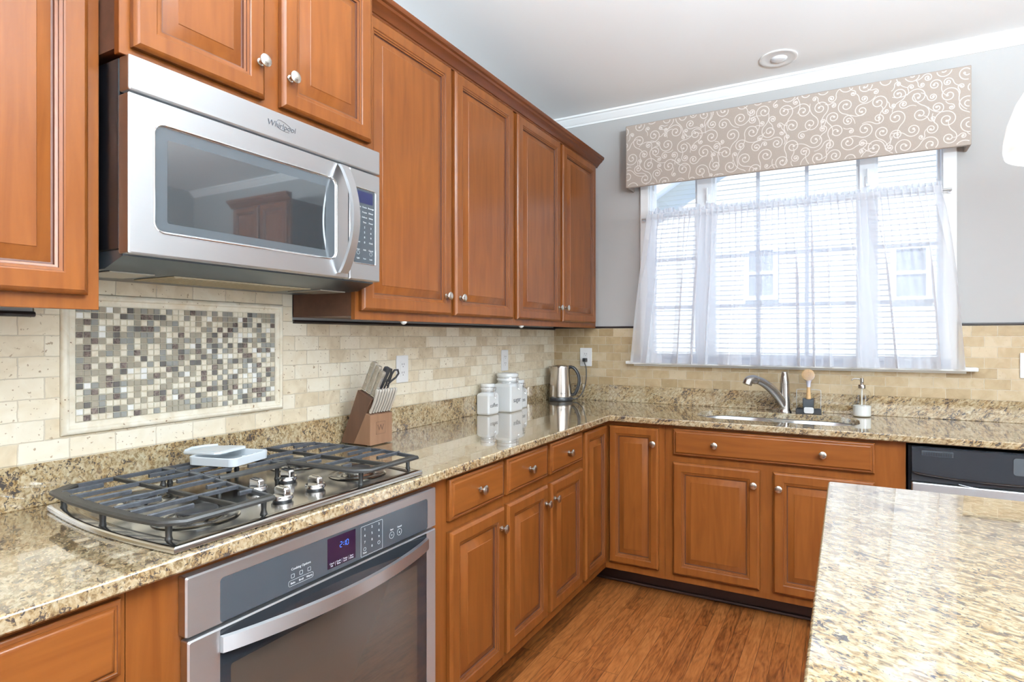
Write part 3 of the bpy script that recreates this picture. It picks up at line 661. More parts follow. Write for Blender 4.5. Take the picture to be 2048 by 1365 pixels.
# fold map: warped waves so that some folds are wide and flat and some tight
def cx_(s, t):
    top = .672+(2.128-.672)*s; bot = .578+(2.238-.578)*s
    return top+(bot-top)*(t**.8)
def wave(s, t):
    hi = .0075*sin(2*pi*46*s+2.0*sin(2*pi*3*s+ph[0]))
    w2 = s+.022*sin(2*pi*2.3*s+ph[1])+.012*sin(2*pi*5.1*s+ph[2])+.012*t*sin(2*pi*3.1*s+ph[6])
    lo = .026*sin(2*pi*13*w2+ph[3]+.8*t)+.011*sin(2*pi*23*w2+ph[4]-.5*t)
    k = min(1, t*2.2)
    xx = .010*(1-k)*sin(2*pi*46*s+ph[5])+.020*k*sin(2*pi*13*w2+ph[3]+1.2+.8*t)+.006*k*sin(2*pi*23*w2+ph[4])
    return hi*(1-.75*k)+lo*k*.75, xx
def curtain_geo(za, zb, rows, t0, t1, off=0, ruffle=0, cols=NC):
    g = Geo(); vs = []; fs = []
    for j in range(rows+1):
        q = j/rows; t = t0+(t1-t0)*q; z = za+(zb-za)*q
        for i in range(cols+1):
            s = i/cols; wy, wx = wave(s, t)
            yy = -.078-wy*1.0+off; zz = z
            if ruffle:
                rq = (1-q); yy = -.078-off-(.006+.010*rq)*sin(2*pi*58*s+2*sin(2*pi*5*s)); wx = .006*sin(2*pi*58*s+1)*rq
                zz += rq*(.008*sin(2*pi*19*s+ph[7])+.006*sin(2*pi*31*s))
            yy = min(yy, -.0605)
            vs.append((cx_(s, t)+wx, yy, zz))
    for j in range(rows):
        for i in range(cols):
            a = j*(cols+1)+i; fs.append((a, a+1, a+cols+2, a+cols+1))
    g.add(vs, fs); return g
obj('panel', curtain_geo(2.022, 1.160, NR, .0, 1.0), SHEER, cr, 0 or 180)
obj('hem', curtain_geo(1.207, 1.1602, 4, .945, 1.0, -.0018), SHEER, cr, 180)
obj('rod_pocket', curtain_geo(2.045, 2.010, 4, .0, .012, -.012), SHEER, cr, 180)
obj('ruffle', curtain_geo(2.072, 2.040, 5, 0, 0, 0, 1), SHEER, cr, 180)
g = Geo(); g.tube([(.625, -.053, 2.028), (2.172, -.053, 2.028)], .006, 12)
rod = obj('curtain_rod', g, RODM); tag(rod, 'thin metal rod carrying the sheer cafe curtain', 'curtain rod')
for x in (.628, 2.169):
    g = Geo(); g.tube([(x, -.0185, 2.028), (x, -.053, 2.028)], .006, 10); g.lathe([(.0001, 0), (.013, 0), (.013, .004), (.0001, .004)], T(x, -.0185, 2.028) @ Matrix.Rotation(pi/2, 4, 'X'), 14, cap0=False, cap1=False); obj('bracket', g, VINYL, rod)

# ================================================================== neighbour
SIDING = plain('neighbour_vinyl_siding', (.74, .72, .64), 1.0, Specular_IOR_Level=0.0); NTRIM = plain('neighbour_white_trim', (.85, .86, .87), 1.0, Specular_IOR_Level=0.0); NGLASS = plain('neighbour_window_glass', (.30, .34, .37), .6)
nb = thing('neighbour_house', 'cream-sided neighbouring house with gable roof, seen through the window', 'house', (2, 9, 0))
YN = 9.0
def zroof(x): return 6.86-.60*abs(x-2.05)
g = Geo(); z = -2.0; e = .100
while z < 6.9:
    xa, xb = -7.0, 11.0
    if z+e > zroof(xa): xa = 2.05-(6.86-z-e)/.60
    if z+e > zroof(xb): xb = 2.05+(6.86-z-e)/.60
    if xb-xa > .1:
        g.add([(xa, YN-.021, z), (xb, YN-.021, z), (xb, YN-.004, z+e), (xa, YN-.004, z+e)], [(0, 1, 2, 3)])
        g.add([(xa, YN-.021, z), (xb, YN-.021, z), (xb, YN, z), (xa, YN, z)], [(0, 1, 2, 3)], 0)
    z += e
g.add([(-7, YN+.01, -2), (11, YN+.01, -2), (11, YN+.01, zroof(11)), (2.05, YN+.01, 6.86), (-7, YN+.01, zroof(-7))], [(0, 1, 2, 3, 4)])
obj('siding', g, SIDING, nb, 0)
g = Geo()
for sg, xe in ((-1, -7.5), (1, 11.5)):
    a = (2.05, 6.86); b_ = (xe, 6.86-.6*abs(xe-2.05))
    g.loft([[(p[0], YN-.35, p[1]-.10), (p[0], YN-.35, p[1]+.10), (p[0], YN+.4, p[1]+.10), (p[0], YN+.4, p[1]-.10)] for p in (a, b_)])
obj('rake_board', g, NTRIM, nb)
for x0, x1, z0, z1 in ((-.12, .52, 2.07, 3.17), (2.45, 3.09, 1.97, 3.02), (-3.6, -2.9, 2.07, 3.17)):
    g = Geo(); g.loft([at(rr(x0, x1, z0, z1, 0), -YN+.03), at(rr(x0, x1, z0, z1, 0), -YN+.07), at(rr(x0+.09, x1-.09, z0+.09, z1-.09, 0), -YN+.07), at(rr(x0+.09, x1-.09, z0+.09, z1-.09, 0), -YN+.03)], False, False, 0, FB, ring=True)
    g.box(x0+.09, x1-.09, (z0+z1)/2-.03, (z0+z1)/2+.03, -YN+.03, -YN+.06, 0, 0, FB)
    w_ = obj('window', g, NTRIM, nb); g = Geo(); g.box(x0+.08, x1-.08, z0+.08, z1-.08, -YN+.028, -YN+.036, 0, 0, FB); obj('pane', g, NGLASS, w_)
# ================================================================== microwave
mw = thing('microwave', 'stainless over-the-range microwave between the wall cabinets above the cooktop', 'microwave', (.2, -2.391, 1.46))
U0, U1 = -2.757, -2.029
g = Geo(); g.box(U0, U1, 1.500, 1.904, .0105, .362, .002, 0, FA); obj('case', g, BLACKB, mw)
g = Geo()                                            # sloping dark underside
for u_, uu in ((U0+.004, U1-.004),):
    g.loft([[(u_, z, n) for n, z in q] + [(uu, z, n) for n, z in q[::-1]] for q in ([(.370, 1.499), (.370, 1.486)],)], True, False)
g = Geo(); pf = [(.0105, 1.4995), (.372, 1.4995), (.372, 1.486), (.300, 1.462), (.0105, 1.462)]
g.loft([[(u_, z, n) for n, z in pf] for u_ in (U0+.003, U1-.003)], True, True, 0, FA); pan = obj('base_pan', g, DARKSTEEL, mw)
FILT = plain('grease_filter_cream', (.55, .48, .34), .45, .4, bump=.6, bscale=900); LENSM = plain('hood_lamp_lens', (.42, .40, .35), .2)
g = Geo(); g.box(-2.600, -2.200, 1.4585, 1.4618, .11, .285, .001, 0, FA)
for k in range(24): g.box(-2.592+k*.0163, -2.588+k*.0163, 1.4572, 1.4590, .12, .275, 0, 0, FA)
obj('grease_filter', g, FILT, mw)
for a, b_ in ((-2.735, -2.640), (-2.160, -2.060)):
    g = Geo(); g.box(a, b_, 1.4585, 1.4618, .13, .28, .001, 0, FA); obj('lamp_lens', g, LENSM, mw)
g = Geo(); g.box(U0, U1, 1.831, 1.905, .3625, .400, .004, 0, FA, 3); vp = obj('vent_panel', g, STEEL, mw)
# maker's lettering with its swash ring
g = Geo(); MT = FA @ T(-2.391, 1.8705, .4003)
add_text(g, 'Whirlpool', .0205, MT, 0, shear=.15, depth=.0006)
sw = [(.034*cos(a)*(.75+.25*cos(a)), .013*sin(a)+.0028, 0) for a in [radians(20+300*k/40) for k in range(41)]]
g.tube([(x, y*.9, 0) for x, y, _ in sw], .0006, 6, 0, MT @ Matrix.Rotation(radians(-12), 4, 'Z'))
obj('maker_lettering', g, plain('badge_grey', (.09, .09, .10), .3, .4), vp)
SU = -2.1575                                         # seam between door and control section
def annulus(o, i, ro, ri, h0, h1, seg=6, rim=.004):
    """plate with a rounded window opening"""
    g = Geo(); a = rr(*o, ro, seg); e = rr(o[0]+.003, o[1]-.003, o[2]+.003, o[3]-.003, ro, seg)
    w = rr(*i, ri, seg); w2 = rr(i[0]+rim, i[1]-rim, i[2]+rim, i[3]-rim, max(.001, ri-rim), seg)
    g.loft([at(a, h0), at(a, h1-.003), at(e, h1), at(w, h1), at(w2, h1+.0008 if False else h1-.003), at(w2, h0)], False, False, 0, FA, ring=True); return g
dr = obj('door', annulus((U0, SU-.0015, 1.490, 1.826), (-2.707, -2.206, 1.541, 1.777), .004, .022, .3625, .400), STEEL, mw)
g = Geo(); g.tube([(u_, v_, .3998) for u_, v_ in rr(-2.707, -2.206, 1.541, 1.777, .022, 6)], .0022, 8, 0, FA, closed=True); obj('window_rim', g, POLISH, dr)
g = Geo(); g.prism(rr(-2.705, -2.208, 1.543, 1.775, .02, 6), .390, .3965, FA); obj('window_border', g, MWBEZEL, dr)
g = Geo(); g.prism(rr(-2.678, -2.243, 1.565, 1.748, .004, 3), .3966, .3971, FA); obj('window_glass', g, MWGLASS, dr)
g = Geo(); L = []
for k in range(33):
    t = k/32; v_ = 1.503+(1.822-1.503)*t; n_ = .4005+.052*sin(pi*t)**.8; w = .017-.003*sin(pi*t)
    L.append([(-2.186-w, v_, n_), (-2.186-w+.002, v_, n_+.009), (-2.186+w-.002, v_, n_+.009), (-2.186+w, v_, n_)])
g.loft(L, True, True, 0, FA); obj('handle', g, STEEL, dr, 50)
cpn = obj('control_panel', annulus((SU+.0015, U1, 1.490, 1.826), (-2.141, -2.048, 1.541, 1.773), .003, .006, .3625, .400), STEEL, mw)
g = Geo(); g.prism(rr(-2.140, -2.049, 1.542, 1.772, .005, 6), .392, .3985, FA); obj('key_field', g, PANELGREY, cpn)
g = Geo(); g.tube([(u_, v_, .3998) for u_, v_ in rr(-2.141, -2.048, 1.541, 1.773, .006, 6)], .0016, 8, 0, FA, closed=True); obj('key_field_rim', g, POLISH, cpn)
g = Geo(); g.prism(rr(-2.131, -2.060, 1.728, 1.764, .002, 3), .3986, .3990, FA); obj('display', g, plain('microwave_display', (.012, .014, .05), .08), cpn)
g = Geo()
words_ = [('Popcorn', 'Potato', 'Beverage'), ('Baked', 'Frozen', 'Dinner'), ('Reheat', 'Defrost', 'Soften'), ('Cook', 'Time', 'Power'), ('1', '2', '3'), ('4', '5', '6'), ('7', '8', '9'), ('Timer', '0', 'Clock')]
for rI, row in enumerate(words_):
    for cI, w in enumerate(row):
        add_text(g, w, .0068 if len(w) > 1 else .0085, FA @ T(-2.121+cI*.0265, 1.716-rI*.0155, .3990), 0, depth=.0002)
for cI, w in enumerate(('Start', 'Add', 'Cancel')): add_text(g, w, .0068, FA @ T(-2.121+cI*.0265, 1.584, .3990), 0, depth=.0002)
for cI in (0, 2): g.tube([(-2.121+cI*.0265+.0055*cos(a), 1.574+.0055*sin(a), .3990) for a in [2*pi*k/16 for k in range(16)]], .0004, 5, 0, FA, closed=True)
for cI, w in enumerate(('Light', 'Vent', 'Lock')): add_text(g, w, .0062, FA @ T(-2.121+cI*.0265, 1.557, .3990), 0, depth=.0002)
obj('key_lettering', g, LETTERW, cpn)

# ================================================================== cooktop
ck = thing('gas_cooktop', 'stainless gas cooktop with black cast-iron grates set in the counter', 'cooktop', (.35, -2.43, ZT))
YC = -2.437; HW = .345
def ck_outline(i):
    pts = []; xa, xb = .088+i, .629-i
    for k in range(17): t = k/16; pts.append((xa+(xb-xa)*t, -2.772+i-.024*t-.020*sin(pi*t)))
    for k in range(17): t = k/16; pts.append((xb-(xb-xa)*t, -2.098-i-.012*t+.030*sin(pi*t)))
    return pts
g = Geo(); g.loft([at(ck_outline(i), z) for i, z in ((.002, ZT+.0004), (0, ZT+.002), (0, ZT+.009), (.002, ZT+.0125), (.006, ZT+.0142), (.018, ZT+.0150), (.024, ZT+.0145), (.030, ZT+.0118), (.034, ZT+.0108))], True, True)
obj('base_tray', g, PAN, ck, 50)
ZP = ZT+.0108
BP = [(.478, -2.662, .046), (.245, -2.655, .040), (.245, -2.222, .036), (.490, -2.212, .040)]
for x, y, R in BP:
    g = Geo(); g.lathe([(R+.034, 0), (R+.038, .0022), (R+.034, .0040), (R+.024, .0030), (R+.008, .0025), (R+.004, .006), (R-.004, .0075), (.0001, .0075)], T(x, y, ZP), 32, cap0=False, cap1=False); bn = obj('burner', g, PAN, ck, 50)
    g = Geo(); g.lathe([(R*.80, .0076), (R*.82, .013), (R*.80, .014)], T(x, y, ZP), 28, cap0=False, cap1=True)
    for k in range(24): a = 2*pi*k/24; g.box(-.0016, .0016, -.0012, .0012, .007, .014, 0, 0, T(x+R*.83*cos(a), y+R*.83*sin(a), ZP) @ Matrix.Rotation(a, 4, 'Z'))
    obj('flame_ring', g, plain('burner_ring_alloy', (.30, .28, .25), .4, .8) if 'burner_ring_alloy' not in bpy.data.materials else bpy.data.materials['burner_ring_alloy'], bn)
    g = Geo(); g.lathe([(R*.84, .0141), (R*.88, .0158), (R*.86, .0195), (R*.70, .0212), (.0001, .0212)], T(x, y, ZP), 28, cap0=True, cap1=False); obj('burner_cap', g, BLACKP, bn)
for x, y in ((.404, -2.466), (.382, -2.359), (.530, -2.490), (.515, -2.381)):
    g = Geo(); M = T(x, y, ZP) @ Matrix.Rotation(radians(-8), 4, 'Z') @ Matrix.Scale(1.15, 4)
    g.lathe([(.0185, .0), (.0185, .004)], M, 24, 1)
    g.lathe([(.0205, .0042), (.0215, .0055), (.0215, .011), (.0200, .0125), (.0001, .0125)], M, 28, 0, cap1=False)
    g.loft([at(rr(-.0195+i, .0195-i, -.0075+i*.5, .0075-i*.5, .003, 3), h) for i, h in ((0, .012), (0, .024), (.0015, .0275), (.004, .029))], True, True, 0, M)
    g.box(-.012, .012, -.0012, .0012, .0290, .0294, 0, 1, M)
    obj('knob', g, [POLISH, BLACKP], ck, 40)
ZG = .9705
def band(g, pts, w, z0, z1, mi=0, bev=.0015):
    P = [Vector(p) for p in pts]; L = []
    for i in range(len(P)):
        a = (P[i]-P[i-1]).normalized() if i else None; b_ = (P[i+1]-P[i]).normalized() if i < len(P)-1 else None
        t = (a or b_) if not (a and b_) else (a+b_).normalized(); n = Vector((-t.y, t.x)); k = w/2/(max(.4, n.dot(Vector((-(a or b_).y, (a or b_).x)))))
        A, B = P[i]+n*k, P[i]-n*k; A2, B2 = P[i]+n*(k-bev), P[i]-n*(k-bev)
        L.append([(A.x, A.y, z0), (A.x, A.y, z1-bev), (A2.x, A2.y, z1), (B2.x, B2.y, z1), (B.x, B.y, z1-bev), (B.x, B.y, z0)])
    g.loft(L, True, True, mi)
def grate_side(my):
    """my: maps the left grate's y to the wanted side (identity or mirror)"""
    o = []
    left = my is None; Y = (lambda y: y) if left else (lambda y: 2*YC-.0-y)
    r = obj('grate', Geo(), [IRON, IRONTOP], ck) if False else None
    g = Geo()
    outer_b = [(.118, -2.735), (.150, -2.778), (.26, -2.793), (.38, -2.800), (.50, -2.799), (.585, -2.790), (.612, -2.765), (.612, -2.58)]
    inner_y = lambda x: -2.535-.045*max(0, (x-.30))/.30 if x > .30 else -2.535
    if left:
        band(g, outer_b, .025, ZG-.0085, ZG+.0005, 0, .004)
        band(g, [(.118, -2.742), (.118, -2.535), (.30, -2.535), (.612, -2.578)], .0085, ZG-.0105, ZG-.001, 1)
    else:
        ib = [(.118, -2.533), (.250, -2.533), (.350, -2.545), (.45, -2.553), (.59, -2.560), (.616, -2.582), (.612, -2.765)]
        band(g, [(x, Y(y)) for x, y in ib[2:]], .025, ZG-.0085, ZG+.0005, 0, .004)
        band(g, [(x, Y(y)) for x, y in [(.35, -2.545), (.25, -2.533), (.118, -2.533), (.118, -2.735), (.17, -2.782), (.30, -2.795), (.46, -2.795), (.60, -2.772), (.612, -2.755)]], .0085, ZG-.0105, ZG-.001, 1)
    band(g, [(.118, Y(-2.648)), (.600, Y(-2.655))], .008, ZG-.0095, ZG-.0005, 0)
    xs = [.178, .236, .296, .355, .412, .470, .528]
    for k, x in enumerate(xs):
        a = -2.790 if not (x < .2) else -2.780
        if k % 2 == 0:
            band(g, [(x, Y(a)), (x, Y(-2.700))], .0075, ZG-.0075, ZG+.0018, 1, .0022)
            band(g, [(x, Y(inner_y(x))), (x, Y(-2.600))], .0075, ZG-.0075, ZG+.0018, 1, .0022)
        else: band(g, [(x, Y(a)), (x, Y(inner_y(x)))], .0075, ZG-.0075, ZG+.0018, 1, .0022)
    for x, y in ((.150, -2.765), (.575, -2.775), (.130, -2.54), (.585, -2.580), (.37, -2.79)):
        g.lathe([(.0065, ZG-.012), (.0055, ZT+.020), (.0080, ZP+.0004)], T(x, Y(y), 0), 10, 0, cap0=False)
    return obj('grate', g, [IRON, IRONTOP], ck, 40)
grate_side(None); grate_side(1)
g = Geo()
band(g, [(.345, -2.528), (.352, -2.50), (.354, -2.374), (.347, -2.346)], .026, ZG-.0085, ZG+.0005, 0, .004)
band(g, [(.118, -2.528), (.118, -2.346)], .0085, ZG-.0105, ZG-.001, 1)
band(g, [(.112, -2.528), (.35, -2.528)], .0085, ZG-.0105, ZG-.001, 1); band(g, [(.112, -2.346), (.35, -2.346)], .0085, ZG-.0105, ZG-.001, 1)
for x in (.165, .225, .285):
    band(g, [(x, -2.528), (x, -2.455)], .0075, ZG-.0075, ZG+.0018, 1, .0022); band(g, [(x+.012, -2.346), (x+.012, -2.415)], .0075, ZG-.0075, ZG+.0018, 1, .0022)
for x, y in ((.335, -2.52), (.335, -2.355), (.125, -2.52), (.125, -2.355)): g.lathe([(.0065, ZG-.012), (.0055, ZT+.020), (.0080, ZP+.0004)], T(x, y, 0), 10, 0, cap0=False)
obj('grate', g, [IRON, IRONTOP], ck, 40)

# tray lying on the grates
tr = thing('plastic_tray', 'pale grey plastic tray with a loose lid lying on the cooktop grates', 'tray', (.2, -2.39, ZG+.002))
MTR = T(.218, -2.415, ZG+.0018) @ Matrix.Rotation(radians(14), 4, 'Z')
g = Geo(); A = .074; B = .068
lo = lambda i, r: rr(-A+i, A-i, -B+i, B-i, r, 5)
g.loft([at(lo(.006, .012), 0), at(lo(.001, .016), .002), at(lo(0, .016), .022), at(lo(.001, .015), .0235), at(lo(.0035, .013), .0235), at(lo(.0045, .012), .022), at(lo(.006, .010), .004)], True, True, 0, MTR)
for k, x in enumerate((-.03, .01, .05)): g.box(A-.0045, A-.0002, x-.006, x+.006, .0232, .0255, .001, 0, MTR)
obj('tray_body', g, TRAYP, tr, 50)
g = Geo(); ML = T(.160, -2.418, ZG+.0262) @ Matrix.Rotation(radians(14), 4, 'Z') @ Matrix.Rotation(radians(-2), 4, 'Y') @ Matrix.Scale(.86, 4)
ol = [(-.075, -.05), (-.055, -.066), (.06, -.068), (.074, -.058), (.076, .045), (.066, .058), (.0, .062), (-.03, .05), (-.06, .028), (-.078, 0)]
ol = [(x, y) for x, y in ol]
g.prism(ol, 0, .0075, ML, 0, .0015)
g.tube([(-.070, -.045, .009), (-.082, -.01, .0105), (-.066, .026, .0105), (-.036, .050, .010)], .0045, 8, 0, ML)
g.box(-.05, .068, -.050, .048, .0074, .0088, .001, 0, ML)
obj('lid', g, TRAYP, tr, 50)

# ================================================================== wall oven
ov = thing('wall_oven', 'built-in stainless wall oven with black glass under the cooktop', 'oven', (.60, -2.41, .17))
OU0, OU1 = -2.778, -2.043
g = Geo(); g.box(-2.752, -2.056, .175, .848, .045, .6112, 0, 0, FA); obj('oven_case', g, BLACKB, ov)
g = Geo(); a = rr(OU0, OU1, .7535, .866, .003, 5); e = rr(OU0+.003, OU1-.003, .7535, .863, .002, 5); w = rr(-2.712, -2.082, .7535, .842, .008, 5)
g.loft([at(a, .6115), at(a, .632), at(e, .635), at(w, .635), at(w, .630)], True, True, 0, FA); cf = obj('control_frame', g, STEEL, ov)
g = Geo(); g.prism(rr(-2.7115, -2.0825, .7540, .8415, .007, 5), .6301, .6345, FA); obj('control_glass', g, PANELGREY, cf)
g = Geo(); g.prism(rr(-2.449, -2.361, .764, .836, .001, 2), .6346, .6350, FA); obj('display', g, plain('oven_display', (.012, .004, .016), .06), cf)
def seg7(g, ch, x, y, h, M):
    w = h*.5; th = h*.085; S_ = {'a': ((0, 1), (1, 1)), 'b': ((1, 1), (1, .5)), 'c': ((1, .5), (1, 0)), 'd': ((0, 0), (1, 0)), 'e': ((0, 0), (0, .5)), 'f': ((0, .5), (0, 1)), 'g': ((0, .5), (1, .5))}
    for s_ in {'2': 'abged', '1': 'bc', '0': 'abcdef'}[ch]:
        (x0, y0), (x1, y1) = S_[s_]; ax, ay, bx, by = x+x0*w, y+y0*h, x+x1*w, y+y1*h
        g.box(min(ax, bx)-(th/2 if ax == bx else -th*.7), max(ax, bx)+(th/2 if ax == bx else -th*.7), min(ay, by)-(th/2 if ay == by else -th*.7), max(ay, by)+(th/2 if ay == by else -th*.7), 0, .0003, 0, 0, M)
g = Geo(); MD = FA @ T(-2.411, .8055, .6351)
seg7(g, '2', 0, 0, .0125, MD); seg7(g, '1', .0105, 0, .0125, MD); seg7(g, '0', .0200, 0, .0125, MD)
for yy in (.0035, .009): g.box(.0105, .0122, yy-.0008, yy+.0008, 0, .0003, 0, 0, MD)
obj('clock_digits', g, BLUELED, cf)
g = Geo(); MZ = lambda u, v: FA @ T(u, v, .6352)
add_text(g, 'Cooking Options', .0075, MZ(-2.523, .8005), depth=.0002); obj('heading_lettering', g, LETTERW, cf); g = Geo()
g.tube([(p[0], p[1], .6350) for p in rr(-2.556, -2.490, .7640, .7765, .004, 4)], .0003, 5, 0, FA, closed=True)
for k, w_ in enumerate(('Bake', 'Broil', 'Warm')):
    add_text(g, w_, .0062, MZ(-2.545+k*.022, .7700), depth=.0002)
    g.tube([(p[0], p[1], .6350) for p in rr(-2.549+k*.022, -2.541+k*.022, .7815, .7895, .001, 2)], .00035, 5, 0, FA, closed=True)
for k, w_ in enumerate(('Clock', 'Cook', 'Temp', 'Start')):
    add_text(g, w_, .0058, MZ(-2.436+k*.0205, .7745), depth=.0002)
    add_text(g, ('Set', 'Time', 'Lock', 'Delay')[k], .0058, MZ(-2.436+k*.0205, .7690), depth=.0002)
    if k: g.box(-2.4465+k*.0205, -2.4461+k*.0205, .767, .777, .6350, .6353, 0, 0, FA)
obj('cooking_options_lettering', g, LETTERW, cf); g = Geo()
g.tube([(p[0], p[1], .6350) for p in rr(-2.343, -2.267, .7575, .8335, .002, 3)], .0004, 5, 0, FA, closed=True)
for rI, row in enumerate(('123', '456', '789', ' 0 ')):
    for cI, w_ in enumerate(row):
        if w_ != ' ': add_text(g, w_, .0085, MZ(-2.330+cI*.025, .825-rI*.0165, ), depth=.0002)
for u_, v_ in ((-2.330, .7745), (-2.280, .7765)):
    g.tube([(u_+.0042*cos(2*pi*k/14), v_+.0042*sin(2*pi*k/14), .6350) for k in range(14)], .0004, 5, 0, FA, closed=True)
add_text(g, 'Timer', .0055, MZ(-2.330, .7655), depth=.0002)
for u_, w_, i_ in ((-2.232, 'Start', '>'), (-2.202, 'Cancel', 'x')):
    g.tube([(u_+.0088*cos(2*pi*k/20), .7805+.0088*sin(2*pi*k/20), .6350) for k in range(20)], .0004, 5, 0, FA, closed=True)
    add_text(g, i_, .009, MZ(u_, .7805), depth=.0002); add_text(g, w_, .0062, MZ(u_, .7955), depth=.0002)
obj('key_lettering', g, LETTERW, cf)
od = None
g = Geo(); a = rr(OU0+.004, OU1, .172, .7445, .003, 5); e = rr(OU0+.007, OU1-.003, .175, .7415, .003, 5); w = rr(-2.712, -2.086, .235, .7413, .003, 5)
g.loft([at(a, .6115), at(a, .632), at(e, .635), at(w, .635), at(w, .630)], True, True, 0, FA); od = obj('door', g, STEEL, ov)
g = Geo(); g.prism(rr(-2.7115, -2.0865, .2355, .7408, .003, 3), .6301, .6345, FA); obj('door_glass', g, BLACKG, od)
OVW = plain('oven_window_tint', (.055, .043, .034), .05, Coat_Weight=1.0, Coat_Roughness=.02)
g = Geo(); g.prism(rr(-2.690, -2.128, .290, .664, .006, 4), .6346, .6349, FA); obj('door_window', g, OVW, od)
g = Geo(); L = []
for k in range(41):
    t = k/40; u_ = -2.7125+(-2.0885+2.7125)*t; n_ = .6355+.050*sin(pi*t)**.85; vv = .7135
    L.append([(u_, vv-.0165, n_), (u_, vv+.0165, n_), (u_, vv+.0150, n_+.010), (u_, vv-.0150, n_+.010)])
g.loft(L, True, True, 0, FA); obj('handle', g, STEEL, od, 50)

# ================================================================== dishwasher
dw = thing('dishwasher', 'stainless dishwasher with black control panel right of the sink cabinet', 'dishwasher', (2.245, -.6, .1))
g = Geo(); g.box(1.9485, 2.5415, .115, .868, .03, .606, 0, 0, FB); obj('tub', g, BLACKB, dw)
g = Geo(); g.box(1.958, 2.536, .130, .724, .607, .640, .005, 0, FB, 2); obj('door', g, STEELX, dw)
def dip(u): t = (u-1.958)/(2.536-1.958); return .772-.020*sin(pi*t)**.6
g = Geo(); L = []
for k in range(31):
    u_ = 1.958+(2.536-1.958)*k/30; d_ = dip(u_)
    L.append([(u_, .870, .607), (u_, .870, .632), (u_, .864, .640), (u_, d_+.012, .648), (u_, d_, .650), (u_, d_-.006, .646), (u_, d_-.012, .634), (u_, .728, .634), (u_, .726, .607)])
g.loft(L, True, True, 0, FB); cpd = obj('control_panel', g, BLACKG, dw, 50)
g = Geo(); g.tube([(u_, dip(u_)-.022-.012*(1-((u_-2.247)/.15)**2), .6365) for u_ in [2.115+.264*k/24 for k in range(25)]], .0022, 8, 0, FB); obj('grip_edge', g, PANELGREY, cpd)
g = Geo(); g.box(1.990, 2.098, .834, .856, .6395, .6425, .001, 0, FB); vt = obj('vent', g, PANELGREY, cpd)
g = Geo()
for k in range(12): g.box(1.996+k*.0083, 2.0005+k*.0083, .837, .851, .6424, .6432, 0, 0, FB)
obj('vent_slots', g, BLACKB, vt)
g = Geo(); g.prism(rr(2.285, 2.50, .787, .853, .010, 4), .6445, .6465, FB @ T(0, 0, 0)); obj('status_window', g, MWBEZEL, cpd)
g = Geo(); g.box(1.958, 2.536, .001, .112, .53, .545, 0, 0, FB); obj('kick_plate', g, BLACKP, dw)

# ================================================================== mosaic panel behind the cooktop
mo = thing('mosaic_tile_panel', 'framed mosaic panel of tiny glass and marble tiles behind the cooktop', 'tile panel', (.0, -2.4, MV0))
pr_ = [(0, .0102), (.0005, .0165), (.004, .0215), (.009, .0235), (.014, .0215), (.0165, .0170), (.019, .0160), (.026, .0165), (.0295, .0150), (.030, .0102)]
g = Geo(); g.loft([at(rr(MU0+.0008+i, MU1-.0008-i, MV0+.0008+i, MV1-.0008-i, 0), h-.0025) for i, h in pr_], False, False, 0, FA); obj('moulding_frame', g, TRAV, mo)
g = Geo(); g.box(MU0+.002, MU1-.002, MV0+.002, MV1-.002, .0006, .0102, 0, 0, FA); obj('grout_bed', g, GROUT, mo)
rm = random.Random(3); g = Geo(); nx, nz = 34, 18; au0, au1, av0, av1 = MU0+.0315, MU1-.0315, MV0+.0315, MV1-.0315
pu, pv = (au1-au0)/nx, (av1-av0)/nz
for i in range(nx):
    for j in range(nz):
        m_ = rm.choices(range(6), (34, 6, 16, 26, 10, 8))[0]; u_ = au0+i*pu; v_ = av0+j*pv; gp = .0009; h = .0135+rm.uniform(-.0004, .0004)
        g.loft([at(rr(u_+gp, u_+pu-gp, v_+gp, v_+pv-gp, 0), .0100), at(rr(u_+gp, u_+pu-gp, v_+gp, v_+pv-gp, 0), h-.001), at(rr(u_+gp+.001, u_+pu-gp-.001, v_+gp+.001, v_+pv-gp-.001, 0), h)], False, True, m_, FA)
obj('mosaic_field', g, MOS, mo, 20)

# ================================================================== outlets
def outlet(label, F, u, v, w=.072, h=.118, duplex=True, plain_plate=False, group=None):
    r = thing('wall_outlet' if not plain_plate else 'switch_plate', label, 'outlet' if not plain_plate else 'switch plate', F @ Vector((u, v, .009)))
    g = Geo(); g.prism(rr(u-w/2, u+w/2, v-h/2, v+h/2, .004, 3), .0094, .0155, F, 0, .0018); obj('cover_plate', g, WHITEP, r)
    g = Geo(); g.prism(rr(u-.0165, u+.0165, v-.0335, v+.0335, .002, 3), .0156, .0172, F, 0, .0005); ins = obj('receptacle', g, WHITEP, r)
    if not plain_plate:
        g = Geo()
        for dv in (.018, -.018):
            for du in (-.0062, .0062): g.box(u+du-.0012, u+du+.0012, v+dv-.001, v+dv+.0075, .0171, .0175, 0, 0, F)
            g.lathe([(.0022, 0), (.0022, .0004)], F @ T(u, v+dv-.0075, .0171), 10)
        obj('sockets', g, LETTER, ins)
    return r
outlet('white double outlet right behind the knife block', FA, -1.487, 1.176, .074, .118)
outlet('white double outlet above the sugar canister', FA, -.640, 1.184, .070, .118)
outlet('white outlet on the window wall with the kettle plugged in', FB, .2385, 1.187, .082, .118)
outlet('white cover plate on the window wall at the right picture edge', FB, 2.475, 1.182, .074, .118, plain_plate=True)

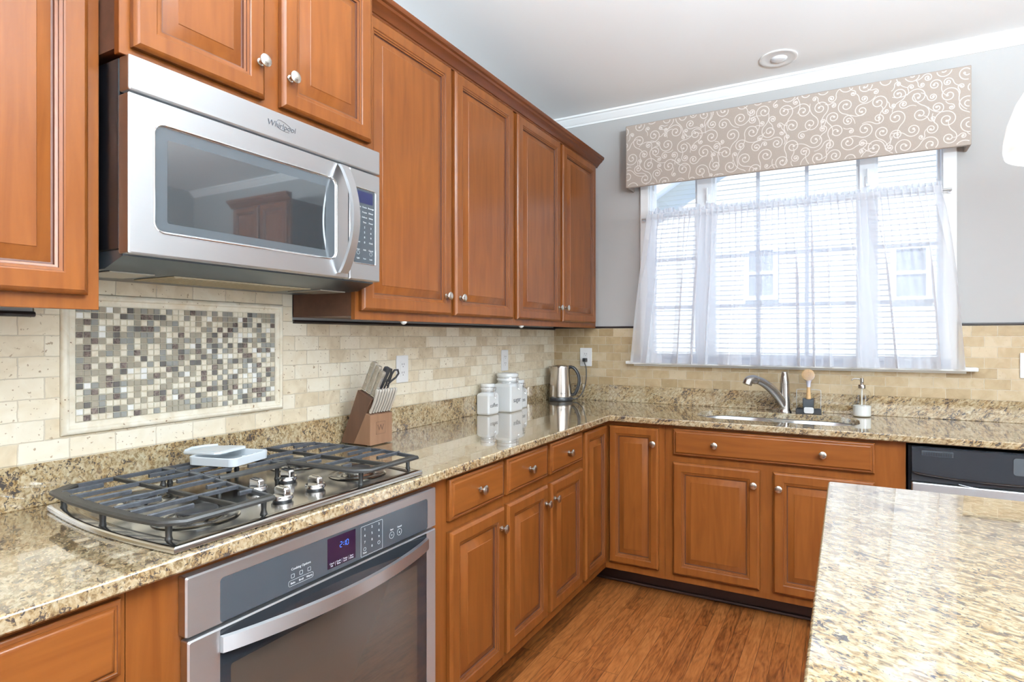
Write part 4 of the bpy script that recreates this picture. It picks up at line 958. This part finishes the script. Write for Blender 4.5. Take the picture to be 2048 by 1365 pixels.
# ================================================================== knife block
KN = Vector((.447, 0, .894)); YB0, YB1 = -1.852, -1.737
kb = thing('knife_block', 'brown wooden knife block on the counter right of the cooktop', 'knife block', (.1, -1.8, ZT))
WALN = wood('walnut_block_wood', 2, (.060, .028, .016), (.115, .056, .033), .5); WALL_ = wood('walnut_block_wood_light', 2, (.16, .080, .045), (.26, .145, .085), .5)
MK = Matrix(((1, 0, 0, 0), (0, 0, -1, 0), (0, 1, 0, 0), (0, 0, 0, 1)))       # (x,z,h) -> y=-h
g = Geo(); g.prism([(.036, ZT+.004), (.100, ZT+.004), (.190, 1.087), (.122, 1.119)], -YB1, -YB0, MK, 0, .0012)
g.v = [(x, y, z) for x, y, z in g.v]; obj('main_block', g, WALN, kb)
g = Geo(); g.prism([(.1005, ZT+.004), (.184, ZT+.004), (.184, 1.028), (.1625, 1.0345)], -YB1, -YB0, MK, 0, .0012); obj('steak_knife_block', g, WALL_, kb)
for x in (.05, .165):
    for y in (YB0+.014, YB1-.014): g = Geo(); g.lathe([(.006, ZT+.0003), (.007, ZT+.0045)], T(x, y, 0), 10); obj('foot', g, BLACKP, kb)
g = Geo(); g.tube([(.1842, y, z) for y, z in ((-1.822, 1.000), (-1.775, 1.000), (-1.775, .955), (-1.822, .955))], .0006, 5, closed=True)
add_text(g, 'W', .032, FA @ T(-1.7985, .9775, .1842), 0); obj('burnt_mark', g, WALN, kb)
HANDLE = plain('taupe_knife_handle', (.33, .28, .22), .32, .2, noise=.2, nscale=60); BLADE = POLISH
def dirM(base, d, yaw=0):
    z = Vector(d).normalized(); y = Vector((0, 1, 0)); x = y.cross(z).normalized(); y = z.cross(x)
    return T(*base) @ Matrix((x, y, z)).transposed().to_4x4() @ Matrix.Rotation(yaw, 4, 'Z')
def knife(name, label, base, length, w, th, hm, group=None):
    M = dirM(base, KN); r = thing(name, label, 'knife', base, group=group)
    g = Geo(); g.box(-w*.42, w*.42, -.0011, .0011, .0002, .004, 0, 0, M); g.box(-w*.5, w*.5, -th*.45, th*.45, .0005, .010, .0015, 0, M); obj('blade', g, BLADE, r)
    g = Geo(); L = []
    for t, ww, off in ((0, .46, 0), (.15, .46, 0), (.45, .40, .001), (.75, .46, 0), (.92, .52, .0015), (.98, .45, .002), (1, .3, .002)):
        z_ = .0105+length*t; L.append([(x+off, y, z_) for x, y in rr(-w*ww, w*ww, -th/2, th/2, th*.3, 3)])
    g.loft(L, True, True, 0, M); hd = obj('handle', g, hm, r, 50)
    g = Geo(); g.box(w*.43, w*.50, -th*.3, th*.3, .014, .0105+length*.85, .0004, 0, M); g.box(-w*.50, -w*.43, -th*.3, th*.3, .014, .0105+length*.85, .0004, 0, M)
    if hm is HANDLE:
        for t in (.25, .55, .85): g.lathe([(.0018, -th/2-.0004), (.0018, th/2+.0004)], M @ T(0, 0, .0105+length*t) @ Matrix.Rotation(pi/2, 4, 'X'), 8)
    obj('rivets', g, BLADE, hd); return r
top = lambda k, y: (.122+(.190-.122)*k, y, 1.119+(1.087-1.119)*k+.0005)
knife('kitchen_knife', 'taupe-handled kitchen knife, rearmost and tallest in the wooden block', top(.18, -1.833), .112, .024, .016, HANDLE)
knife('kitchen_knife', 'taupe-handled kitchen knife, middle of the three large ones in the block', top(.50, -1.832), .108, .024, .016, HANDLE)
knife('kitchen_knife', 'taupe-handled kitchen knife, front one of the three large ones in the block', top(.82, -1.832), .098, .022, .016, HANDLE)
# honing steel
M = dirM(top(.50, -1.784), KN); r = thing('honing_steel', 'thick black round handle of a honing steel in the knife block', 'honing steel', top(.52, -1.790))
g = Geo(); g.lathe([(.0095, .0008), (.0100, .02), (.0115, .05), (.0135, .085), (.0140, .100), (.0120, .108), (.006, .111), (.0001, .1115)], M, 20, cap1=False); obj('handle', g, BLACKP, r)
g = Geo(); g.lathe([(.0035, .0002), (.0035, .001)], M, 10); obj('rod', g, POLISH, r)
# scissors
M = dirM(top(.50, -1.750), KN); r = thing('kitchen_scissors', 'black-handled kitchen scissors in the knife block beside the honing steel', 'scissors', top(.50, -1.760))
for s_ in (-1, 1):
    g = Geo(); g.tube([(s_*.004, 0, .0), (s_*.006, 0, .024), (s_*.004, 0, .040), (s_*.010, 0, .052), (s_*.022, 0, .070), (s_*.026, 0, .088), (s_*.018, 0, .101), (s_*.006, 0, .098), (s_*.002, 0, .080), (s_*.003, 0, .060), (s_*.004, 0, .046)], .0040, 8, 0, M @ Matrix.Rotation(radians(60), 4, 'Z')); obj('handle', g, BLACKP, r)
g = Geo(); g.lathe([(.003, -.006), (.003, .006)], M @ T(0, 0, .030) @ Matrix.Rotation(pi/2, 4, 'X'), 10); g.box(-.004, .004, -.002, .002, .0005, .004, 0, 0, M); obj('blades', g, POLISH, r)
# steak knives
HL = plain('light_taupe_handle', (.50, .45, .39), .3, .15)
for k in range(8):
    y = YB0+.0095+k*.0138; base = (.1735, y, 1.0325)
    r = thing('steak_knife', 'light-handled steak knife in the slanted front row of the knife block', 'knife', base, group='steak knives in the front row of the knife block')
    M = dirM(base, (.40, 0, .916)); L = []
    for t, ww, off in ((0, .0045, 0), (.10, .0052, .000), (.25, .0042, .002), (.50, .0045, .003), (.80, .0052, .001), (.90, .0068, -.001), (.97, .0066, -.002), (1, .004, -.002)):
        z_ = .004+.094*t; L.append([(x+off, yy, z_) for x, yy in rr(-ww, ww, -.0042, .0042, .002, 2)])
    g = Geo(); g.loft(L, True, True, 0, M); hd = obj('handle', g, HL, r, 50)
    g = Geo(); g.box(-.005, .005, -.0008, .0008, -.002, .0045, 0, 0, M); obj('blade', g, POLISH, r)
    g = Geo()
    for t in (.2, .5, .85): g.lathe([(.0012, -.0044), (.0012, .0044)], M @ T(.001, 0, .004+.094*t) @ Matrix.Rotation(pi/2, 4, 'X'), 8)
    obj('rivets', g, POLISH, hd)

# ================================================================== canisters
def canister(word, label, x0, x1, y0, y1, hs, hl, ts):
    xc, yc = (x0+x1)/2, (y0+y1)/2; r = thing('canister', label, 'canister', (xc, yc, ZT)); c = .012
    g = Geo(); w = (x1-x0)/2; d = (y1-y0)/2
    def q(i, rr_): return [(xc+a, yc+b_) for a, b_ in rr(-w+i, w-i, -d+i, d-i, rr_, 4)]
    nr = min(w, d)*.92
    circ_ = [(xc+nr*cos(a), yc+nr*sin(a)) for a in [radians(-90+90*j+90*k/4) for j in range(4) for k in range(5)]]
    g.loft([at(q(.006, .010), ZT+.0004), at(q(.001, .010), ZT+.004), at(q(0, .009), ZT+.010), at(q(0, .009), ZT+hs-.016), at(q(.004, .012), ZT+hs-.006), at(q(.012, .02), ZT+hs), at(circ_, ZT+hs+.001), at(circ_, ZT+hs+.010)], True, True)
    obj('jar_body', g, CERAMIC, r, 50)
    g = Geo(); g.lathe([(nr*.95, hs+.0095), (nr*.98, hs+.0135)], T(xc, yc, ZT), 28); obj('seal', g, plain('clear_rubber_seal', (.62, .62, .60), .4) if 'clear_rubber_seal' not in bpy.data.materials else bpy.data.materials['clear_rubber_seal'], r)
    hh = hl-hs; g = Geo(); g.lathe([(nr*1.0, hs+.0140), (nr*1.08, hs+.0155), (nr*1.08, hs+hh*.45), (nr*1.02, hs+hh*.52), (nr*1.03, hs+hh*.62), (nr*1.08, hs+hh*.68), (nr*1.08, hs+hh-.006), (nr*1.0, hs+hh-.001), (nr*.6, hs+hh+.001), (.0001, hs+hh+.001)], T(xc, yc, ZT), 32, cap1=False); obj('lid', g, CERAMIC, r, 50)
    g = Geo(); R = nr*1.0+.0035
    for hz, R_ in ((hs+.0055, nr+.0018), (hs+hh*.57, nr*1.02+.0022)): g.tube([(xc+R_*cos(2*pi*k/28), yc+R_*sin(2*pi*k/28), ZT+hz) for k in range(28)], .0013, 6, closed=True)
    # clasp on the room side
    a = radians(0); px = xc+nr*1.08+.003
    g.tube([(px, yc-.010, ZT+hs+.006), (px+.002, yc-.010, ZT+hs+hh*.57), (px+.002, yc+.010, ZT+hs+hh*.57), (px, yc+.010, ZT+hs+.006)], .0015, 6)
    g.tube([(px, yc-.006, ZT+hs+.012), (px+.005, yc-.006, ZT+hs-.006), (px+.004, yc-.003, ZT+hs-.026), (px+.010, yc, ZT+hs-.031), (px+.004, yc+.003, ZT+hs-.026), (px+.005, yc+.006, ZT+hs-.006), (px, yc+.006, ZT+hs+.012)], .0015, 6)
    obj('wire_clasp', g, POLISH, r)
    g = Geo(); add_text(g, word, ts, FA @ T(yc, ZT+hs*.42, x1+.0002), 0); obj('lettering', g, LETTER, r)
    return r
canister('coffee', 'small white square canister lettered coffee, nearest of the three', .0315, .1085, -.952, -.850, .115, .160, .030)
canister('sugar', 'largest white square canister lettered sugar, middle of the three', .033, .152, -.805, -.675, .152, .207, .036)
canister('tea', 'small white square canister lettered tea, behind the sugar one', .0315, .1085, -.640, -.545, .115, .160, .030)

# ================================================================== kettle
kt = thing('electric_kettle', 'brushed steel electric kettle with black handle in the counter corner', 'kettle', (.120, -.140, ZT))
KM = T(.120, -.140, ZT)
KS = brushed('kettle_steel', (.60, .54, .48), .22, 2, .05)
g = Geo(); g.lathe([(.0700, .0006), (.0755, .003), (.0765, .010), (.0755, .022), (.0735, .025), (.0001, .025)], KM, 40, cap1=False); obj('power_base', g, BLACKP, kt)
g = Geo(); g.lathe([(.0720, .0255), (.0730, .030), (.0715, .07), (.0670, .14), (.0610, .205), (.0605, .214), (.0590, .217), (.0540, .217)], KM, 44, cap0=False); kb_ = obj('body', g, KS, kt, 40)
g = Geo(); MS = KM @ Matrix.Rotation(radians(180+8), 4, 'Z')
L = []
for h, ex, w in ((.150, .000, .004), (.175, .006, .012), (.200, .014, .020), (.2165, .021, .024)):
    R = .0655-(h-.15)*.075; L.append([(R-.004, -w, h), (R+ex*.5, -w*.7, h), (R+ex, 0, h), (R+ex*.5, w*.7, h), (R-.004, w, h)])
g.loft(L, True, True, 0, MS); obj('spout', g, KS, kt, 60)
g = Geo(); g.lathe([(.0535, .2172), (.0530, .2195), (.030, .2235), (.0001, .2245)], KM, 32, cap0=False, cap1=False); obj('lid', g, plain('kettle_lid_steel', (.25, .22, .20), .2, .8), kt)
hp = [(.050, .211), (.070, .212), (.090, .200), (.108, .172), (.116, .140), (.114, .105), (.104, .072), (.090, .046), (.073, .036)]
MH = KM @ Matrix.Rotation(radians(18), 4, 'Z')
def smoothp(P, n=5):
    out = []
    for i in range(len(P)-1):
        p0, p1, p2, p3 = [Vector(P[max(0, min(len(P)-1, i+k))]) for k in (-1, 0, 1, 2)]
        for k in range(n):
            t = k/n; out.append(.5*((2*p1)+(p2-p0)*t+(2*p0-5*p1+4*p2-p3)*t*t+(3*p1-p0-3*p2+p3)*t**3))
    out.append(Vector(P[-1])); return out
sp_ = smoothp([(x, 0, z) for x, z in hp]); g = Geo(); g.tube(sp_, .0095, 12, 0, MH, flat=1.35, up=(0, 0, 1)); hd = obj('handle', g, BLACKP, kt, 60)
g = Geo(); g.tube([p+Vector(((p.x-.06)*.10+.0062, 0, (p.z-.12)*.075)) for p in sp_[6:-4]], .0035, 8, 0, MH, flat=2.6); obj('handle_strip', g, POLISH, hd, 60)
g = Geo(); MTX = KM @ Matrix.Rotation(radians(-57), 4, 'Z') @ T(.0735, 0, .048) @ Matrix(((0, 0, 1, 0), (1, 0, 0, 0), (0, 1, 0, 0), (0, 0, 0, 1)))
v, f = text_geo('Epica', .015, None); R = .0728
v = [(x, y, z) for x, y, z in v]
g.add([(R*cos(x/R)-.0735+z, R*sin(x/R), y) for x, y, z in v], f, 0, KM @ Matrix.Rotation(radians(-52), 4, 'Z') @ T(.0735, 0, .050)); obj('lettering', g, LETTER, kt)
cord = smoothp([(.188, -.112, ZT+.012), (.215, -.095, ZT+.016), (.235, -.06, ZT+.05), (.252, -.045, ZT+.12), (.254, -.045, ZT+.20), (.2425, -.050, ZT+.243), (.239, -.040, 1.169)])
g = Geo(); g.tube(cord, .0032, 8); pl = obj('power_cord', g, BLACKP, kt, 60)
g = Geo(); g.box(.227, .252, -.046, -.0178, 1.157, 1.181, .004, 0, None, 2); obj('plug', g, BLACKP, pl)

# ================================================================== tap, brush stand, soap
fc = thing('kitchen_faucet', 'brushed nickel single-lever faucet with pull-out spout behind the sink', 'faucet', (1.430, -.105, ZT))
FN = plain('faucet_brushed_nickel', (.40, .37, .34), .24, 1); FM = T(1.430, -.105, ZT)
g = Geo(); g.lathe([(.0345, .0004), (.0345, .005), (.0305, .012), (.0285, .020), (.0270, .060), (.0245, .120), (.0230, .150)], FM, 32, cap0=True); obj('body', g, FN, fc, 50)
g = Geo(); g.lathe([(.0233, .1508), (.0228, .165), (.0185, .190), (.0150, .208), (.0150, .213), (.0130, .216), (.0001, .2165)], FM, 28, cap1=False); obj('lever_cap', g, FN, fc, 50)
sp = smoothp([(0, 0, .030), (-.026, -.026, .080), (-.062, -.066, .130), (-.098, -.106, .164), (-.126, -.136, .178)], 6)
n_ = len(sp); g = Geo(); g.tube(sp, [.0255-.0055*(k/(n_-1)) for k in range(n_)], 18, 0, FM); obj('spout', g, FN, fc, 60)
g = Geo(); hd2 = smoothp([(-.122, -.131, .176), (-.142, -.153, .180), (-.158, -.170, .174), (-.165, -.177, .155)], 5)
g.tube(hd2, [.0205, .0215]+[.0235]*(len(hd2)-2), 18, 0, FM); h_ = obj('spray_head', g, FN, fc, 60)
bs = thing('brush_stand', 'black and wire sink caddy standing behind the sink right of the faucet', 'caddy', (1.545, -.085, ZT))
g = Geo(); g.loft([at(rr(1.485+i, 1.607-i, -.118+i, -.060-i, .004, 3), ZT+h) for i, h in ((0, .0004), (0, .018), (0, .024), (.004, .024), (.004, .018))], True, True); obj('tray', g, BLACKP, bs)
g = Geo(); g.tube(smoothp([(1.487, -.064, ZT+.022), (1.486, -.064, ZT+.11), (1.495, -.064, ZT+.122), (1.545, -.064, ZT+.124), (1.594, -.064, ZT+.122), (1.603, -.064, ZT+.11), (1.602, -.064, ZT+.022)], 4), .0016, 8); obj('wire_frame', g, RODM, bs)
g = Geo(); g.prism([(1.519, ZT+.0245), (1.569, ZT+.0245), (1.573, ZT+.080), (1.566, ZT+.079), (1.546, ZT+.073), (1.526, ZT+.079), (1.518, ZT+.080)], .070, .106, FB, 0, .003); obj('holder', g, plain('charcoal_silicone', (.035, .038, .042), .5), bs)
g = Geo(); g.prism(rr(1.525, 1.572, ZT+.003, ZT+.035, .009, 5), .1185, .1230, FB, 0, .0012); obj('white_badge', g, WHITEP, bs)
br = thing('dish_brush', 'round dish brush with yellow bristles and bamboo neck upright in the caddy', 'brush', (1.545, -.088, ZT+.08))
BMB = plain('bamboo', (.62, .38, .17), .45, noise=.15, nscale=80); LILAC = plain('white_lilac_plastic', (.72, .70, .80), .35)
g = Geo(); g.lathe([(.0115, .0745), (.0125, .079), (.0095, .118), (.0085, .138)], T(1.5455, -.088, ZT), 16); obj('neck', g, BMB, br)
g = Geo(); g.lathe([(.0085, .1375), (.0095, .145), (.0105, .160), (.014, .170), (.014, .176), (.0001, .177)], T(1.5455, -.088, ZT), 16, cap1=False)
HM = T(1.5445, -.090, ZT+.200) @ Matrix.Rotation(radians(78), 4, 'X') @ Matrix.Rotation(radians(0), 4, 'Y')
g.lathe([(.0001, -.016), (.018, -.014), (.0285, -.006), (.0305, 0), (.0290, .004), (.0001, .004)], HM, 28, cap0=False, cap1=False); obj('brush_head', g, LILAC, br)
rb = random.Random(2); g = Geo()
for ring, nb_ in ((.003, 5), (.009, 12), (.015, 20), (.021, 28), (.026, 34)):
    for k in range(nb_):
        a = 2*pi*k/nb_+ring*40; x, y = ring*cos(a), ring*sin(a); ln = .020+rb.uniform(-.002, .002)
        g.tube([(x, y, .003), (x*1.16, y*1.16, .004+ln)], .00125, 5, 0, HM)
obj('bristles', g, plain('yellow_bristles', (.95, .66, .22), .6), br)
so = thing('soap_dispenser', 'clear glass pump bottle half full of white soap right of the caddy', 'soap dispenser', (1.791, -.100, ZT))
SM = T(1.791, -.100, ZT)
g = Geo(); g.lathe([(.0001, .0006), (.036, .0006), (.0405, .003), (.0420, .008), (.0420, .106), (.0400, .118), (.0330, .130), (.0200, .1385), (.0150, .141), (.0150, .150)], SM, 36, cap0=False, cap1=False); obj('bottle', g, BOTTLE, so, 50)
g = Geo(); g.lathe([(.0001, .0020), (.035, .0020), (.0395, .0045), (.0405, .009), (.0405, .056), (.0001, .056)], SM, 36, cap0=False, cap1=False); obj('liquid_soap', g, plain('white_soap', (.86, .87, .86), .3), so, 50)
g = Geo(); g.lathe([(.0030, .057), (.0030, .140)], SM, 10); obj('dip_tube', g, plain('clear_tube', (.80, .82, .80), .3), so)
g = Geo(); g.lathe([(.0160, .1425), (.0170, .144), (.0170, .158), (.0155, .161), (.0075, .161), (.0075, .172), (.0090, .174), (.0090, .192), (.0078, .194), (.0001, .194)], SM, 24, cap1=False)
g.tube(smoothp([(-.004, 0, .188), (-.025, -.004, .190), (-.040, -.007, .188), (-.046, -.008, .180)], 4), .0032, 8, 0, SM); obj('pump', g, FN, so, 50)

# ================================================================== ceiling fittings
can = thing('recessed_ceiling_light', 'white round recessed downlight in the ceiling above the window wall', 'ceiling light', (1.414, -.262, ZC))
g = Geo(); g.lathe([(.062, -.002), (.075, -.004), (.088, -.0065), (.0915, -.005), (.092, -.0005)], T(1.414, -.262, ZC), 40, cap0=False, cap1=False); obj('trim_ring', g, PAINTW, can, 60)
g = Geo(); g.lathe([(.0625, -.0022), (.052, .0-.0012), (.0001, -.0012)], T(1.414, -.262, ZC), 40, cap0=False, cap1=False); obj('baffle', g, plain('baffle_grey', (.78, .78, .78), .5), can, 60)
g = Geo(); g.lathe([(.040, -.0015), (.036, -.007), (.022, -.011), (.0001, -.012)], T(1.417, -.255, ZC), 28, cap0=False, cap1=False); obj('bulb', g, plain('lamp_glass', (.80, .81, .82), .2), can, 60)
PX, PY = 2.114, -2.05
pd = thing('pendant_light', 'white glass dome pendant lamp at the right picture edge', 'pendant lamp', (PX, PY, 1.68))
so_ = [(.128, 0), (.1305, .010), (.1295, .030), (.1240, .060), (.1120, .095), (.0920, .130), (.0640, .160), (.0360, .178), (.0300, .182)]
g = Geo(); L = so_ + [(r_-.005, h) for r_, h in so_[::-1]]
g.lathe([(r_, h) for r_, h in L], T(PX, PY, 1.656), 48, cap0=False, cap1=False); obj('glass_shade', g, SHADE, pd, 60)
g = Geo(); g.lathe([(.0001, .176), (.032, .176), (.034, .190), (.022, .215), (.006, .225), (.006, ZC-1.656-.02), (.055, ZC-1.656-.018), (.06, ZC-1.656-.001), (.0001, ZC-1.656-.001)], T(PX, PY, 1.656), 24, cap0=False, cap1=False); obj('stem', g, NICKEL, pd)
g = Geo(); g.sphere((PX, PY, 1.765), .03, 0); obj('bulb', g, plain('pendant_bulb_glass', (.85, .85, .84), .3), pd)

bl = thing('added_bowl_pendant', 'added white glass bowl lamp hanging over the island, right of the picture', 'pendant lamp', (2.80, -3.35, 1.9))  # unseen lamp added as a holder for the island uplight
g = Geo(); g.lathe([(.0001, 0), (.08, .006), (.16, .035), (.215, .080), (.235, .125), (.230, .125), (.210, .084), (.155, .042), (.08, .014), (.0001, .008)], T(2.80, -3.35, 1.88), 40, cap0=False, cap1=False); obj('glass_bowl', g, SHADE, bl, 60)
g = Geo(); g.tube([(2.80+.228, -3.35, 2.0), (2.80, -3.35, 2.35)], .003, 6); g.tube([(2.80-.228, -3.35, 2.0), (2.80, -3.35, 2.35)], .003, 6); g.tube([(2.80, -3.35, 2.345), (2.80, -3.35, 2.735)], .006, 8); obj('hanger', g, NICKEL, bl)

cb = thing('added_ceiling_bowl', 'added semi-flush white glass bowl light on the ceiling above the aisle, above the picture', 'ceiling light', (1.25, -2.95, 2.3))  # unseen fitting added around the aisle uplight
g = Geo(); g.lathe([(.0001, 0), (.07, .005), (.13, .026), (.172, .060), (.190, .095), (.185, .095), (.167, .064), (.127, .033), (.07, .012), (.0001, .007)], T(1.25, -2.95, 2.29), 40, cap0=False, cap1=False); obj('glass_bowl', g, SHADE, cb, 60)
g = Geo(); g.tube([(1.25+.183, -2.95, 2.38), (1.25+.05, -2.95, 2.735)], .003, 6); g.tube([(1.25-.183, -2.95, 2.38), (1.25-.05, -2.95, 2.735)], .003, 6); g.lathe([(.07, -.02), (.075, -.001)], T(1.25, -2.95, ZC), 24); obj('hanger', g, NICKEL, cb)
